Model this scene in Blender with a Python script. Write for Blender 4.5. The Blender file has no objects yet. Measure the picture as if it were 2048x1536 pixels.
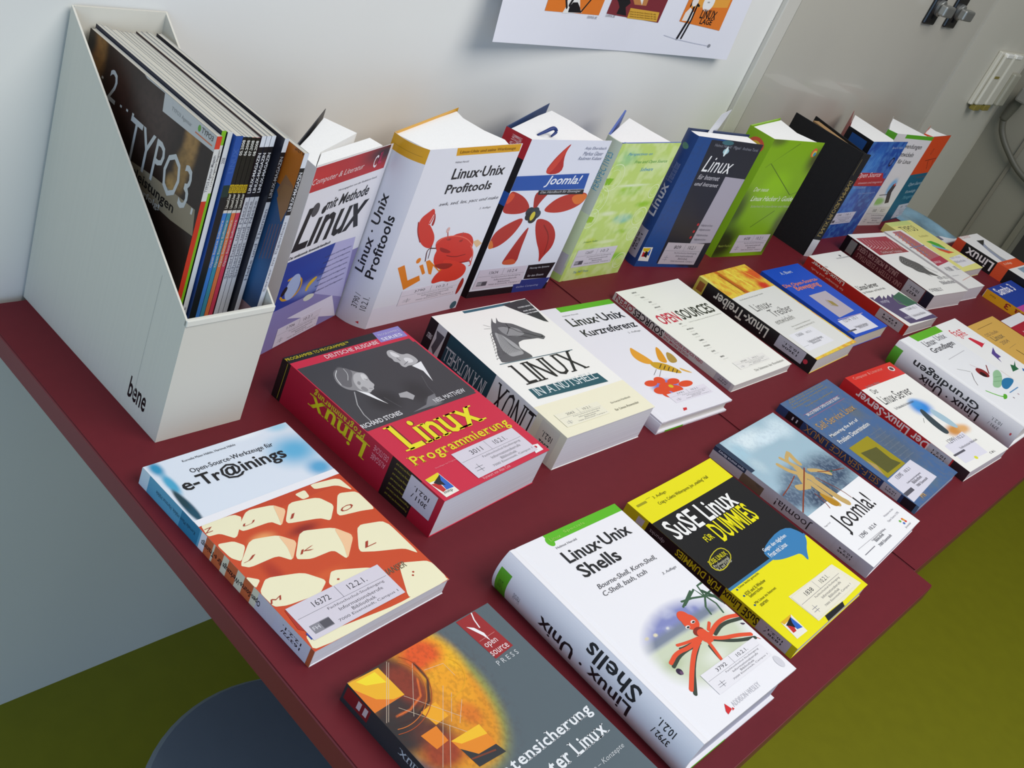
# Book display on two red tables beside a white wall, seen from a tilted hand-held camera.
# World: x runs along the wall, y = 0 is the wall, the table top is z = 0 (floor at z = -0.72). Units are metres.
import bpy, bmesh, math, random
from mathutils import Vector, Matrix
from mathutils.geometry import tessellate_polygon
C=bpy.context.scene.collection
scene=bpy.context.scene

# ------------------------------------------------------------------ camera
W,H=2048,1536
FPX,AZ,PITCH,ROLL=2173.57,1.04455,-0.530587,0.434607
cam=bpy.data.cameras.new('camera');camo=bpy.data.objects.new('camera',cam);C.objects.link(camo)
cam.sensor_width=36.0;cam.lens=36.0*FPX/W;cam.clip_start=.02;cam.clip_end=60
f=Vector((math.sin(AZ)*math.cos(PITCH),math.cos(AZ)*math.cos(PITCH),math.sin(PITCH)))
r=f.cross(Vector((0,0,1))).normalized();u=r.cross(f)
r2=r*math.cos(ROLL)+u*math.sin(ROLL);u2=-r*math.sin(ROLL)+u*math.cos(ROLL)
M=Matrix((r2,u2,-f)).transposed().to_4x4();M.translation=Vector((-0.48380,-0.89247,0.68572))
camo.matrix_world=M;scene.camera=camo
# ------------------------------------------------------------------ light
wd=bpy.data.worlds.new('world');scene.world=wd;wd.use_nodes=True
bg=wd.node_tree.nodes['Background'];bg.inputs[0].default_value=(.64,.79,1.0,1);bg.inputs[1].default_value=.42
def area(n,loc,tgt,sx,sy,e,col):
    l=bpy.data.lights.new(n,'AREA');l.shape='RECTANGLE';l.size=sx;l.size_y=sy;l.energy=e;l.color=col
    o=bpy.data.objects.new(n,l);C.objects.link(o);o.location=loc
    o.rotation_euler=(Vector(tgt)-Vector(loc)).to_track_quat('-Z','Y').to_euler();return o
area('ceiling_light',(0.85,-1.55,2.05),(0.8,-.3,0),2.2,1.3,45,(1,.965,.92))  # unseen overhead source standing for ceiling lamps, aimed down at the tables
area('side_window',(-1.9,-1.7,.35),(-.05,0,-.25),1.5,1.2,15,(.40,.66,1))
vs=scene.view_settings;vs.view_transform='Standard';vs.look='None';vs.gamma=1;vs.use_curve_mapping=False;vs.exposure=0.0
scene.display_settings.display_device='sRGB'

# ------------------------------------------------------------------ materials
def lin(h):
    h=h.lstrip('#');h=''.join(c*2 for c in h) if len(h)==3 else h;o=[]
    for i in (0,2,4):
        c=int(h[i:i+2],16)/255;o.append(c/12.92 if c<=.04045 else ((c+.055)/1.055)**2.4)
    return (*o,1)
MATS={}
def mat(n,col,rough=.5,metal=0,noise=0,nscale=60,bump=0,spec=.5,trans=0,stripes=None,coat=0):
    if n in MATS:return MATS[n]
    m=bpy.data.materials.new(n);m.use_nodes=True;nt=m.node_tree;b=nt.nodes['Principled BSDF']
    b.inputs['Base Color'].default_value=lin(col);b.inputs['Roughness'].default_value=rough;b.inputs['Metallic'].default_value=metal
    b.inputs['Specular IOR Level'].default_value=spec
    if coat:b.inputs['Coat Weight'].default_value=coat
    tc=nt.nodes.new('ShaderNodeTexCoord')
    nz=nt.nodes.new('ShaderNodeTexNoise');nz.inputs['Scale'].default_value=nscale;nz.inputs['Detail'].default_value=3
    if stripes:
        mp=nt.nodes.new('ShaderNodeMapping');mp.inputs['Scale'].default_value=stripes
        nt.links.new(tc.outputs['Object'],mp.inputs[0]);nt.links.new(mp.outputs[0],nz.inputs['Vector'])
    else: nt.links.new(tc.outputs['Object'],nz.inputs['Vector'])
    if noise:
        mx=nt.nodes.new('ShaderNodeMixRGB');mx.blend_type='MULTIPLY';mx.inputs[0].default_value=1
        cr=nt.nodes.new('ShaderNodeValToRGB');lo=1-noise
        cr.color_ramp.elements[0].position=.3;cr.color_ramp.elements[1].position=.7
        cr.color_ramp.elements[0].color=(lo,lo,lo,1);cr.color_ramp.elements[1].color=(1,1,1,1)
        nt.links.new(nz.outputs[0],cr.inputs[0]);mx.inputs[1].default_value=lin(col);nt.links.new(cr.outputs[0],mx.inputs[2]);nt.links.new(mx.outputs[0],b.inputs['Base Color'])
    if bump:
        bp=nt.nodes.new('ShaderNodeBump');bp.inputs['Strength'].default_value=bump;bp.inputs['Distance'].default_value=.001
        nt.links.new(nz.outputs[0],bp.inputs['Height']);nt.links.new(bp.outputs[0],b.inputs['Normal'])
    MATS[n]=m;return m
def card(col,rough=.38): return mat('coated_card_'+col.strip('#'),col,rough,noise=.03,nscale=35)
def paper(col='#efece4',s=(1,1,900)): return mat('page_paper_%s_%d'%(col.strip('#'),int(s[2])),col,.85,noise=.22,nscale=1,stripes=s,spec=.2)
INK=bpy.data.materials.new('printed_ink');INK.use_nodes=True
_b=INK.node_tree.nodes['Principled BSDF'];_a=INK.node_tree.nodes.new('ShaderNodeVertexColor');_a.layer_name='Col'
INK.node_tree.links.new(_a.outputs[0],_b.inputs['Base Color']);_b.inputs['Roughness'].default_value=.40;_b.inputs['Specular IOR Level'].default_value=.45

# ------------------------------------------------------------------ object helpers
def tag(o,label=None,cat=None,group=None,kind=None):
    if label:o['label']=label
    if cat:o['category']=cat
    if group:o['group']=group
    if kind:o['kind']=kind
    return o
def empty(n,loc,label=None,cat=None,group=None,rot=None):
    o=bpy.data.objects.new(n,None);C.objects.link(o);o.empty_display_size=.02
    if rot is not None:
        m=rot.to_4x4();m.translation=Vector(loc);o.matrix_world=m
    else:o.location=loc
    return tag(o,label,cat,group)
def mesh(n,v,fc,m,parent=None,smooth=False,recalc=True,bevel=0):
    me=bpy.data.meshes.new(n);me.from_pydata([tuple(x) for x in v],[],fc)
    if recalc:
        bm=bmesh.new();bm.from_mesh(me);bmesh.ops.recalc_face_normals(bm,faces=bm.faces);bm.to_mesh(me);bm.free()
    if smooth:
        for p in me.polygons:p.use_smooth=True
    me.materials.append(m);o=bpy.data.objects.new(n,me);C.objects.link(o)
    if parent:o.parent=parent
    if bevel:
        b=o.modifiers.new('bevel','BEVEL');b.width=bevel;b.segments=2;b.limit_method='ANGLE'
    return o
def box(n,a,b,m,parent=None,bevel=0):
    (x0,y0,z0),(x1,y1,z1)=a,b
    v=[(x0,y0,z0),(x1,y0,z0),(x1,y1,z0),(x0,y1,z0),(x0,y0,z1),(x1,y0,z1),(x1,y1,z1),(x0,y1,z1)]
    return mesh(n,v,[(0,3,2,1),(4,5,6,7),(0,1,5,4),(1,2,6,5),(2,3,7,6),(3,0,4,7)],m,parent,bevel=bevel)
def prism(n,pts,z0,z1,m,parent=None,bevel=0):
    k=len(pts);v=[(p[0],p[1],z0) for p in pts]+[(p[0],p[1],z1) for p in pts]
    return mesh(n,v,[tuple(range(k)),tuple(range(k,2*k))]+[(i,(i+1)%k,k+(i+1)%k,k+i) for i in range(k)],m,parent,bevel=bevel)
def lathe(n,prof,m,parent=None,seg=32,axis='z',org=(0,0,0)):
    v=[];fc=[]
    for rr,h in prof:
        for i in range(seg):
            a=2*math.pi*i/seg;p=(rr*math.cos(a),rr*math.sin(a),h)
            if axis=='y':p=(p[0],p[2],p[1])
            v.append((p[0]+org[0],p[1]+org[1],p[2]+org[2]))
    k=len(prof)
    for j in range(k-1):
        for i in range(seg):
            fc.append((j*seg+i,j*seg+(i+1)%seg,(j+1)*seg+(i+1)%seg,(j+1)*seg+i))
    fc.append(tuple(range(seg)));fc.append(tuple(range((k-1)*seg,k*seg)))
    return mesh(n,v,fc,m,parent,smooth=False)
def tube(n,pts,rads,m,parent=None,seg=12,sub=6):
    P=[Vector(p) for p in pts];Q=[];RR=[]
    for i in range(len(P)-1):
        p0,p1,p2,p3=P[max(i-1,0)],P[i],P[i+1],P[min(i+2,len(P)-1)]
        for k in range(sub):
            t=k/sub;Q.append(.5*((2*p1)+(p2-p0)*t+(2*p0-5*p1+4*p2-p3)*t*t+(3*p1-p0-3*p2+p3)*t**3));RR.append(rads[i]*(1-t)+rads[i+1]*t)
    Q.append(P[-1]);RR.append(rads[-1]);v=[];fc=[]
    up=Vector((0,.3,1))
    for i,q in enumerate(Q):
        d=(Q[min(i+1,len(Q)-1)]-Q[max(i-1,0)]).normalized();s=d.cross(up).normalized();w=s.cross(d)
        for k in range(seg):
            a=2*math.pi*k/seg;v.append(q+s*math.cos(a)*RR[i]+w*math.sin(a)*RR[i])
    for i in range(len(Q)-1):
        for k in range(seg): fc.append((i*seg+k,i*seg+(k+1)%seg,(i+1)*seg+(k+1)%seg,(i+1)*seg+k))
    fc.append(tuple(range(seg)));fc.append(tuple(range((len(Q)-1)*seg,len(Q)*seg)))
    return mesh(n,v,fc,m,parent,smooth=True)
def slab(n,fmap,la,lb,th,m,parent=None):
    # a sheet following fmap(a,b,off): outer skin at off=0, inner skin at off=-th
    na,nb=len(la),len(lb);v=[fmap(a,b,0) for b in lb for a in la]+[fmap(a,b,-th) for b in lb for a in la];N=na*nb;fc=[]
    for j in range(nb-1):
        for i in range(na-1):
            q=(j*na+i,j*na+i+1,(j+1)*na+i+1,(j+1)*na+i);fc.append(q);fc.append(tuple(x+N for x in reversed(q)))
    def side(ids):
        for x,y in zip(ids[:-1],ids[1:]):fc.append((x,y,y+N,x+N))
    side([i for i in range(na)]);side([(nb-1)*na+i for i in range(na)]);side([j*na for j in range(nb)]);side([j*na+na-1 for j in range(nb)])
    return mesh(n,v,fc,m,parent)
def lsp(a,b,n): return [a+(b-a)*i/(n-1) for i in range(n)]
ART={
'training:front':[
('G',0,160.3,165.8,240.8,'#dfe6f0',[('e',146.8,203.3,45,32,1,'#62b2da'),('e',153.8,238.2,20,10,1,'#a5d2e8'),('e',154.2,173.2,22,16,0.9,'#5aa8d4'),('e',9.2,233.7,9,14,0.8,'#2b93bd'),('e',9.8,211.6,7,20,0.7,'#49a7cc'),('e',6.8,179.9,6,26,0.5,'#0f4a60'),('e',6.4,191.8,4,18,0.6,'#123c48'),('e',113,239.8,30,8,1,'#eef3f8')],1.2),
('R',0,0,165.8,158.9,'#c8431f'),
('G',0,0,165.8,145.2,'#cf4a20',[('e',41.5,120.4,20,10,1,'#f0a060'),('e',82.9,113.2,26,9,1,'#8e1d10'),('e',24.9,84.3,12,24,1,'#b23218'),('e',102.8,86.7,24,10,1,'#e2703a'),('e',149.2,72.2,20,16,1,'#a82a14'),('e',66.3,60.2,30,8,1,'#d85a28')],2),
('P',[[2.9,158.7],[37,156.4],[41.8,150.4],[21.1,130.9],[11.7,142.6],[0.2,144.1]],'#f2ebc6',2),
('P',[[50.5,155.6],[77,150.8],[84.8,140.7],[67.4,125.5],[61.8,134.3],[32.1,135.5],[29.3,140.4]],'#f2ebc6',2),
('P',[[92.7,146.6],[123.6,140.1],[131,125.1],[113.8,110.2],[106.5,117.5],[75,125.1],[74.7,128.9]],'#f2ebc6',2),
('P',[[145,136],[165.2,130],[165.4,102.8],[151.1,106.9],[126.4,111.1],[125.7,115.2]],'#f2ebc6',2),
('P',[[105.1,152.9],[118.2,153.6],[116.6,144.3],[108,144]],'#f2ebc6',2),
('P',[[127.6,157.2],[160.9,152.9],[162.9,132.4],[152.1,145.4],[127.8,150]],'#f2ebc6',2),
('P',[[1.2,133.4],[16.6,129.8],[22.9,120.8],[8.3,107.2],[2.4,114.8]],'#f2ebc6',2),
('P',[[30.3,124.8],[56.5,118.1],[67.6,104.1],[48.9,87.4],[40.3,98.2],[10.4,98.2],[4,103.9]],'#f2ebc6',2),
('P',[[77.9,112.9],[110.1,102.3],[120.9,85.7],[94.9,64.9],[90.7,80.1],[65.1,81],[51.8,87.5]],'#f2ebc6',2),
('P',[[132.9,94.2],[163.4,86.1],[163.1,37.8],[154.2,49.9],[125.9,60.1],[110.6,67.1]],'#f2ebc6',2),
('P',[[14.7,82.6],[47.8,72.1],[60.7,54.9],[45,45.8],[11.9,49.4],[0.7,53.7],[0,71.9]],'#f2ebc6',2),
('P',[[72.1,62.2],[107.7,47.4],[110.5,38.9],[62.1,42.8],[59.4,51.1]],'#f2ebc6',2),
('P',[[138.1,37.9],[165.8,26.6],[165.2,0],[111.7,0],[132.2,34]],'#f2ebc6',2),
('P',[[0,91.8],[9.6,83.2],[0,77]],'#f2ebc6',2),
('P',[[0,0],[165.2,0],[163.8,3.6],[97.7,2.5],[32.9,9.5],[4.2,18]],'#f2ebc6',2),
('P',[[123.6,140.1],[131,125.1],[114.4,101.2],[113.8,110.2],[131,125.1]],'#f7c89a',2),
('P',[[77,150.8],[84.8,140.7],[67.4,125.5],[71.5,135.4]],'#f7c89a',2),
('P',[[56.5,118.1],[67.6,104.1],[48.9,87.4],[54.7,101.6]],'#f7c89a',2),
('P',[[110.1,102.3],[120.9,85.7],[94.9,64.9],[103.5,80.4]],'#f7c89a',2),
('T','Z',0,147.6,10.4,152.5,'#a8351c','i'),
('T','U',35.3,139.7,50,142.7,'#a8351c','i'),
('T','I',79.9,128.6,88.9,133.3,'#a8351c','i'),
('T','O',131.7,113.5,147.8,119.3,'#a8351c','i'),
('T','J',9,104.6,24.2,108.7,'#a8351c','i'),
('T','K',59.3,89.4,77.7,93.5,'#a8351c','i'),
('T','L',119.3,67.7,134.2,73.9,'#a8351c','i'),
('T','M',0,57,14,61.1,'#a8351c','i'),
('E',140.2,23.7,1.2,1,0,'#b0391e'),
('E',136.9,20.8,1.2,1,0,'#b0391e'),
('E',70.7,50.9,1.4,1,0,'#b0391e'),
('R',0,157,165.8,164.7,'#f1eff2'),
('T','Kornelia Maier-Häfele, Hartmut Häfele',36.5,231.3,96.5,234.3,'#17151a',''),
('T','Open-Source-Werkzeuge für',35.1,214.5,131.1,222,'#17151a',''),
('T','e-Tr@inings',16.3,193.6,134.3,213.6,'#0c0c10','b'),
('B',6.9,9.1,115.1,46.9,'16372','12.2.1.',1,'#d9d2dc'),
('T','HANSER',112.6,31.9,140.3,38.8,'#70604a','i'),
('R',5.4,10.9,7.5,18.3,'#26409a'),
('P',[[5.8,46.5],[9.1,37.2],[7.2,20.4],[2.8,25.1]],'#b02c1c')],
'training:spine':[
('R',0,0,240.8,19.2,'#e3dcc0'),
('R',0,0,72.2,19.2,'#cfc9d2'),
('R',79.5,0,91.5,19.2,'#cf6a3e'),
('R',101.1,0,113.2,19.2,'#cf6a3e'),
('R',120.4,0,132.4,19.2,'#cf6a3e'),
('R',134.8,0,146.9,19.2,'#cf6a3e'),
('R',144.5,0,151.7,19.2,'#f1eff2'),
('R',151.7,0,240.8,19.2,'#5fa9c9'),
('R',154.1,0,180.6,19.2,'#2d83a8'),
('R',228.8,0,240.8,19.2,'#cfe3ee'),
('T','Open-Source-Werkzeuge für e-Trainings',67.4,5.8,149.3,13.8,'#17151a','b'),
('T','Kornelia Maier-Häfele, Hartmut Häfele',158.9,6.7,216.7,11.5,'#0c3548',''),
('S',4.8,0.4,48.2,18.8,'16372/','12.2.1.','#cdc8d4'),
('R',0,0,4.8,19.2,'#b45a36')],
'program:front':[
('R',0,0,178.3,240.3,'#cf2342'),
('R',0,229.5,178.3,240.3,'#141214'),
('T','PROGRAMMER TO PROGRAMMER™',0,233.4,92,237.9,'#d8c81c',''),
('T','DEUTSCHE AUSGABE',45.8,221.1,127.8,227.1,'#f0c8cc','b'),
('P',[[134.9,240.1],[177.7,240],[175.1,220.6],[131.4,222.3]],'#8d84c6'),
('T','PROGRAMMER’S',137.4,231.8,172.4,235,'#d7d3f0',''),
('T','SERIES',135.6,223.3,169.6,228.3,'#e5e2f5','b'),
('P',[[1.3,219.2],[172.7,216.1],[173.6,107.6],[1.1,111.7]],'#3d3c40'),
('G',1.8,111,175.6,209.1,'#3c3b3f',[('e',46.8,196.1,7,10,0.5,'#8a888a'),('e',57.2,140.7,30,24,0.8,'#2a292c'),('e',105.9,137.3,26,30,0.9,'#2e2d30'),('e',110.9,116.8,14,10,0.8,'#77767a')],2),
('P',[[32.3,196.3],[43.5,203],[53.8,200.8],[59.5,193.8],[65.4,188.3],[69.4,182],[66.4,175.7],[65.7,171.4],[65.7,166.3],[61.3,163.4],[59.8,160.4],[55.7,159.8],[51.8,157.4],[46.7,157.8],[42.8,161.3],[38.3,166.8],[31.4,169.9],[26.9,177.7],[27.9,187.7]],'#8f8d8f',1),
('P',[[57.9,190.9],[68.8,187.8],[69,181.3],[66,175.2],[65.7,171.4],[66.1,166.1],[61.3,163.4],[59.8,160.4],[55.4,160],[51.9,157.9],[48,159.1],[44.3,164.2],[43.1,169.2],[47,181]],'#b9b7b8',1),
('P',[[63.5,187.6],[68.3,183.4],[65,176.3],[57.6,176.4]],'#d6d4d4',1),
('P',[[52.3,178.7],[53.7,175.1],[48.7,171.2],[47.3,174.8]],'#8a888a',1),
('L',[[61.2,178.5],[64.2,175.4]],0.7,'#4a484c'),
('L',[[55.3,163.9],[58.9,162]],0.6,'#5a585c'),
('P',[[51.4,170.1],[53.2,161.8],[47.5,159.8],[44.6,167]],'#8e8c8e',1),
('P',[[42.2,204.2],[54.8,201.9],[58.5,192.8],[45.3,181.7],[37.9,171.5],[30.3,176.3],[28.7,187.3],[32.4,197.7]],'#6a686b',1),
('L',[[41.9,201.3],[32,193.4],[28.9,179.8]],0.9,'#dadada',1),
('L',[[51.4,200.9],[50,191.8],[41.8,183.2]],0.6,'#cfcfcf',1),
('P',[[38.3,166.8],[49.1,157.7],[54.5,140.5],[56.6,135.1],[48.9,147.4]],'#f2f1f2'),
('L',[[34.6,165.5],[22.1,147.7],[17.2,132.8],[16.8,120.2]],1.2,'#a9a8aa'),
('L',[[59.6,145.6],[66.4,124.8]],0.5,'#6a696c'),
('P',[[123,205.5],[128.6,207.8],[133.5,206.4],[135.5,200.4],[139.4,194.9],[147.6,194.9],[150.7,189.4],[151.4,182.6],[149.2,178],[138,175.2],[131.1,177.1],[124.8,175.2],[122,179.6],[124.3,185.7],[119.4,188.3],[121.4,193.9],[119.3,197.9]],'#b4b2b3',1),
('P',[[128.7,205.8],[133.3,199.7],[134.4,192.8],[127.4,194],[125.2,199.7]],'#dedcdd',1),
('P',[[135.1,190.8],[144.8,186.9],[143.7,179.3],[132.7,180.6]],'#dddbdc',1),
('L',[[127.9,193.1],[128,186.7]],1.2,'#6c6a6e'),
('L',[[126.9,179.8],[136.7,183.1]],1,'#77757a'),
('P',[[134.9,174.9],[152.6,177.2],[138.2,144.3],[141.2,162.7]],'#eeedee'),
('P',[[80.8,143.7],[93.1,142.9],[96.7,133.7],[89,129],[84.4,134.6],[77.7,138.2]],'#a8a6a8'),
('L',[[132.3,156.9],[123.7,138.7],[121.7,124.2]],0.8,'#5d5c60'),
('P',[[72.5,113.3],[114.1,112.3],[122.1,127.1],[110.2,126.2],[97.4,116.8]],'#77767a'),
('T','RICHARD STONES',0.1,115.5,59.5,121.8,'#e3e1e3','b'),
('T','NEIL MATTHEW',111.3,114.2,163.3,120.7,'#d3d1d3','b'),
('T','Linux',20,68.9,149.3,107.5,'#7a1a20','bs'),
('T','Linux',17.7,68.6,148.7,107.7,'#ecdf20','bs'),
('T','Programmierung',9.2,45.9,168.2,62.8,'#e3d21e','bs'),
('T','Vorwort von Alan Cox',64.3,2,110.3,6,'#f0b0b8',''),
('T','Grundlagen der Programmierung',27.3,36.9,69.6,39.1,'#e88a94',''),
('B',60.1,6.3,164.5,45.6,'3011','10.2.1.',2,'#d9d2dc'),
('P',[[4.1,30.9],[24.8,32.8],[26.3,3.5],[5.8,2.8]],'#f0ece0'),
('P',[[4.1,30.9],[24.8,32.8],[24.5,29.7],[13.4,25.3],[5.1,25.7]],'#e8d31c'),
('P',[[24.4,30.8],[25.3,10],[14.4,10.5],[16.3,21.2]],'#2a62c0'),
('P',[[4.8,23.2],[14.7,22],[14.1,10.6],[8.5,9.6]],'#c22a28'),
('P',[[9,23.6],[24.5,29.7],[19,22.5],[19.1,15.8],[12,19.5]],'#17161c'),
('T','mitp',8.6,5.7,20.8,10.2,'#17151a',''),
('P',[[163,15.1],[172.8,13.3],[171.4,3.7],[157,3.4]],'#eee'),
('E',165.9,10.8,2.2,1.8,0,'#c02030')],
'program:spine':[
('R',0,0,240.3,49,'#b31c36'),
('R',227.1,0,240.3,49,'#151315'),
('R',231.2,1.5,231.9,47.5,'#a59a2a'),
('R',31.2,0,72.1,49,'#171416'),
('T','Linux',100.9,9.8,192.2,30.4,'#d9cd1c','bs'),
('T','Programmierung',110.5,1,187.4,10.8,'#cfc01c','bs'),
('T','DEUTSCHE',75.7,4.9,96.1,11.8,'#e4909c',''),
('T','AUSGABE',75.7,14.7,96.1,21.6,'#e4909c',''),
('T','Programmierung mit Linux und',33.6,2.5,64.9,5.9,'#a89e3a',''),
('T','Programmierung mit Linux und',33.6,8.8,64.9,12.2,'#a89e3a',''),
('T','Programmierung mit Linux und',33.6,15.2,64.9,18.6,'#a89e3a',''),
('T','Programmierung mit Linux und',33.6,21.6,64.9,25,'#a89e3a',''),
('T','Programmierung mit Linux und',33.6,27.9,64.9,31.4,'#a89e3a',''),
('T','Programmierung mit Linux und',33.6,34.3,64.9,37.7,'#a89e3a',''),
('T','Programmierung mit Linux und',33.6,40.7,64.9,44.1,'#a89e3a',''),
('S',7.2,2,44.5,32.3,'3011 /','10.2.1.','#c9c4cf')],
'nutshell:front':[
('R',0,0,176.3,237.9,'#f4f2ec'),
('R',52.9,232,144.6,236.7,'#2c5f70'),
('R',0,0,176.3,55.9,'#f2ecd0'),
('P',[[126.4,234.5],[158.4,236.7],[176.3,236.8],[168.9,184.6],[162.9,188.5]],'#2b2d31'),
('T','COVERS LINUX 2.6',145.7,221.3,175.7,223.9,'#e8e8e8','b'),
('T','AND MORE',147.5,212.8,171.5,215.4,'#e8e8e8','b'),
('T','THAN 700 COMMANDS',144.5,207.4,178.5,210,'#e8e8e8','b'),
('P',[[86.7,215.1],[81.1,206.4],[83.1,202.7],[94.5,214.1],[89.9,205.8],[93.8,202.2],[107.5,196.9],[116,186.5],[125.5,173.9],[134.6,167.1],[136.1,160.9],[128.3,156.8],[121.7,161.3],[109.9,162.4],[95.9,164.3],[84.2,162.1],[76.8,152.1],[81.8,136.1],[80,131.4],[25.2,134.1],[32.6,150.2],[44.3,163.5],[57.2,184.1],[71.8,201.2]],'#5c5c5e',2),
('P',[[77.8,195.5],[92.3,194.4],[108.3,185.3],[109.1,173.8],[94,171.5],[80.1,176.3],[76.4,184.9]],'#8f8f90',2),
('P',[[64.9,188.7],[72.3,180.8],[77.8,158.9],[74.1,140.6],[49.7,140.6],[46.8,155.6]],'#a4a4a4',2),
('L',[[63.8,189.1],[55.2,186.6],[54.6,181.3]],0.7,'#303032',1),
('L',[[59.7,183.2],[51.2,181],[50.7,176.2]],0.7,'#303032',1),
('L',[[55.7,177.3],[47.3,175.6],[46.8,171.1]],0.7,'#303032',1),
('L',[[51.7,171.5],[43.5,170.1],[43,166.1]],0.7,'#303032',1),
('L',[[47.8,165.8],[39.6,164.8],[39.2,161.1]],0.7,'#303032',1),
('L',[[43.9,160.1],[35.8,159.4],[35.5,156.1]],0.7,'#303032',1),
('L',[[40.1,154.5],[32.1,154.2],[31.8,151.2]],0.7,'#303032',1),
('L',[[36.3,148.9],[28.4,148.9],[28.1,146.3]],0.7,'#303032',1),
('L',[[32.5,143.3],[24.7,143.8],[24.4,141.5]],0.7,'#303032',1),
('L',[[72.2,189.9],[41.3,147.1]],0.35,'#3c3c3e'),
('L',[[71.8,186.8],[44.2,147]],0.35,'#3c3c3e'),
('L',[[71.4,183.6],[47.2,147]],0.35,'#3c3c3e'),
('L',[[71,180.5],[50.2,147]],0.35,'#3c3c3e'),
('L',[[70.6,177.3],[53.2,147]],0.35,'#3c3c3e'),
('L',[[70.2,174.2],[56.2,147]],0.35,'#3c3c3e'),
('L',[[69.8,171],[59.2,146.9]],0.35,'#3c3c3e'),
('L',[[69.4,167.9],[62.3,146.9]],0.35,'#3c3c3e'),
('L',[[69,164.8],[65.3,146.9]],0.35,'#3c3c3e'),
('L',[[68.6,161.7],[68.4,146.9]],0.35,'#3c3c3e'),
('L',[[68.2,158.7],[71.4,146.8]],0.35,'#3c3c3e'),
('L',[[67.8,155.6],[74.5,146.8]],0.35,'#3c3c3e'),
('L',[[87.6,196],[98.8,188.5],[102.5,179.8],[112.9,174.4],[128.6,161.6]],0.8,'#2b2b2d',1),
('L',[[80.1,176.3],[97.7,172.1],[112.2,164.6]],0.7,'#333',1),
('L',[[60.9,204.8],[68.5,198.6]],0.5,'#777'),
('L',[[55.3,197.5],[65.8,195.8]],0.5,'#777'),
('L',[[98,200.1],[95.3,189.7],[80.5,179.8]],0.8,'#2d2d2f',1),
('E',95.9,190.2,1.6,1.2,0,'#111'),
('E',131.3,162.6,1.6,1.2,0,'#1c1c1c'),
('L',[[20,133.3],[153.4,127]],1.2,'#245564'),
('T','LINUX',26,90.6,148.6,127.2,'#141416','s'),
('P',[[20.5,84],[149.2,78.6],[151,60.4],[19.4,66]],'#1d5560'),
('T','IN A NUTSHELL',24.3,69.7,142.5,83.3,'#dfe6e6','s'),
('B',15.4,13.7,98,36.4,'2062','10.2.1.',2,'#f0ebd4'),
('T','Ein kurzes Handbuch',116.4,25.8,155.9,28.9,'#8a8676',''),
('T','für Linux-Anwender',110.8,13.4,159.6,17.4,'#8a8676','')],
'nutshell:spine':[
('R',0,0,237.9,48.4,'#eceae6'),
('R',223.6,0,237.9,48.4,'#1a1a1e'),
('R',207,0,223.6,48.4,'#dcdad6'),
('R',119,0,204.6,48.4,'#1b4a56'),
('R',201,0,207,48.4,'#16181c'),
('R',0,0,47.6,48.4,'#e9e2c8'),
('T','IN A NUTSHELL',126.1,16.9,199.8,36.3,'#d3dcdc','s'),
('T','LINUX',47.6,4.8,111.8,43.6,'#1a1a1c','s'),
('T','O’REILLY',225.5,19.4,234.3,26.6,'#eee','b'),
('P',[[208.2,9.7],[211.7,29],[214.1,41.1],[221.2,33.9],[218.9,19.4],[222.4,9.7]],'#55555a'),
('S',9.5,2.4,38.1,46,'2062','10.2.1.','#ddd6c4')],
'kurz:front':[
('R',0,0,170.6,246.2,'#eceaf0'),
('T','Helmut Herold',40.9,225.2,74.9,227.8,'#888',''),
('T','Linux·Unix',37.9,201.7,160.8,220,'#242228','b'),
('T','Kurzreferenz',40.7,177.5,162.4,192.6,'#242228','b'),
('T','2. Auflage',127.2,166.2,156.5,170.6,'#888',''),
('G',0,0,170.6,246.2,'#eceaf0',[('e',80.1,54.3,38,20,0.55,'#7f78c8'),('e',75.8,39.9,20,12,0.8,'#9a94d0')],1.4),
('R',46.1,235.1,170.6,246.2,'#5cb31c'),
('E',58.5,67.5,13,6,0,'#e24a22'),
('E',80.2,68.8,11,7,0,'#e24a22'),
('E',103.3,60.6,13,6,0,'#e24a22'),
('E',120.6,50.8,16,6,0,'#e24a22'),
('E',61.3,51,14,7,0,'#e24a22'),
('E',65.4,43,9,8,0,'#e24a22'),
('E',91.6,46.2,14,8,0,'#e24a22'),
('E',80.1,54.3,16,9,0,'#e24a22'),
('E',88.3,53.5,4.5,3.4,0,'#d8c020'),
('P',[[97.7,142],[100.6,132.7],[107.4,113.8],[108.7,100.6],[93.8,101],[83.1,111.1],[83.2,125.8]],'#e8a22c',1),
('P',[[147.9,132.2],[149.6,123.8],[139.7,103.3],[132,94.3],[120.8,101],[128.9,113.7]],'#e39a1e',1),
('P',[[155.1,118.4],[163,108.6],[156.4,91.4],[135,93.5]],'#b39040',1),
('P',[[97.1,103.7],[112.1,103.3],[130.3,92.9],[140.8,74],[134.6,69.4],[114.9,81.1],[98.3,89.2]],'#cfa01c',1),
('L',[[118.6,96.1],[106.6,89.7]],1.2,'#2c2416'),
('L',[[123.1,91.6],[111.7,85.5]],1.2,'#2c2416'),
('L',[[127.5,87.2],[116.7,81.3]],1.2,'#2c2416'),
('L',[[132,82.8],[121.8,77.1]],1.2,'#2c2416'),
('L',[[136.4,78.4],[126.8,73]],1.2,'#2c2416'),
('P',[[142.6,84.2],[161.7,62.9],[143.7,73.2]],'#e6b050',1),
('L',[[98.3,89.2],[81.4,80.1]],0.6,'#3a2c20'),
('L',[[105.2,85.6],[87.9,74.9]],0.6,'#3a2c20'),
('B',62.3,23.1,152.9,41.6,'3791','10.2.1.',2,'#e6e0ea'),
('P',[[64,12.6],[71.6,11.7],[67.9,7.8],[59.7,7.5]],'#d0282c')],
'opens:front':[
('R',0,0,177.2,239.3,'#f4f2ea'),
('T','OPEN',14.6,147.4,65.6,171.4,'#cc2a44','b'),
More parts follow.
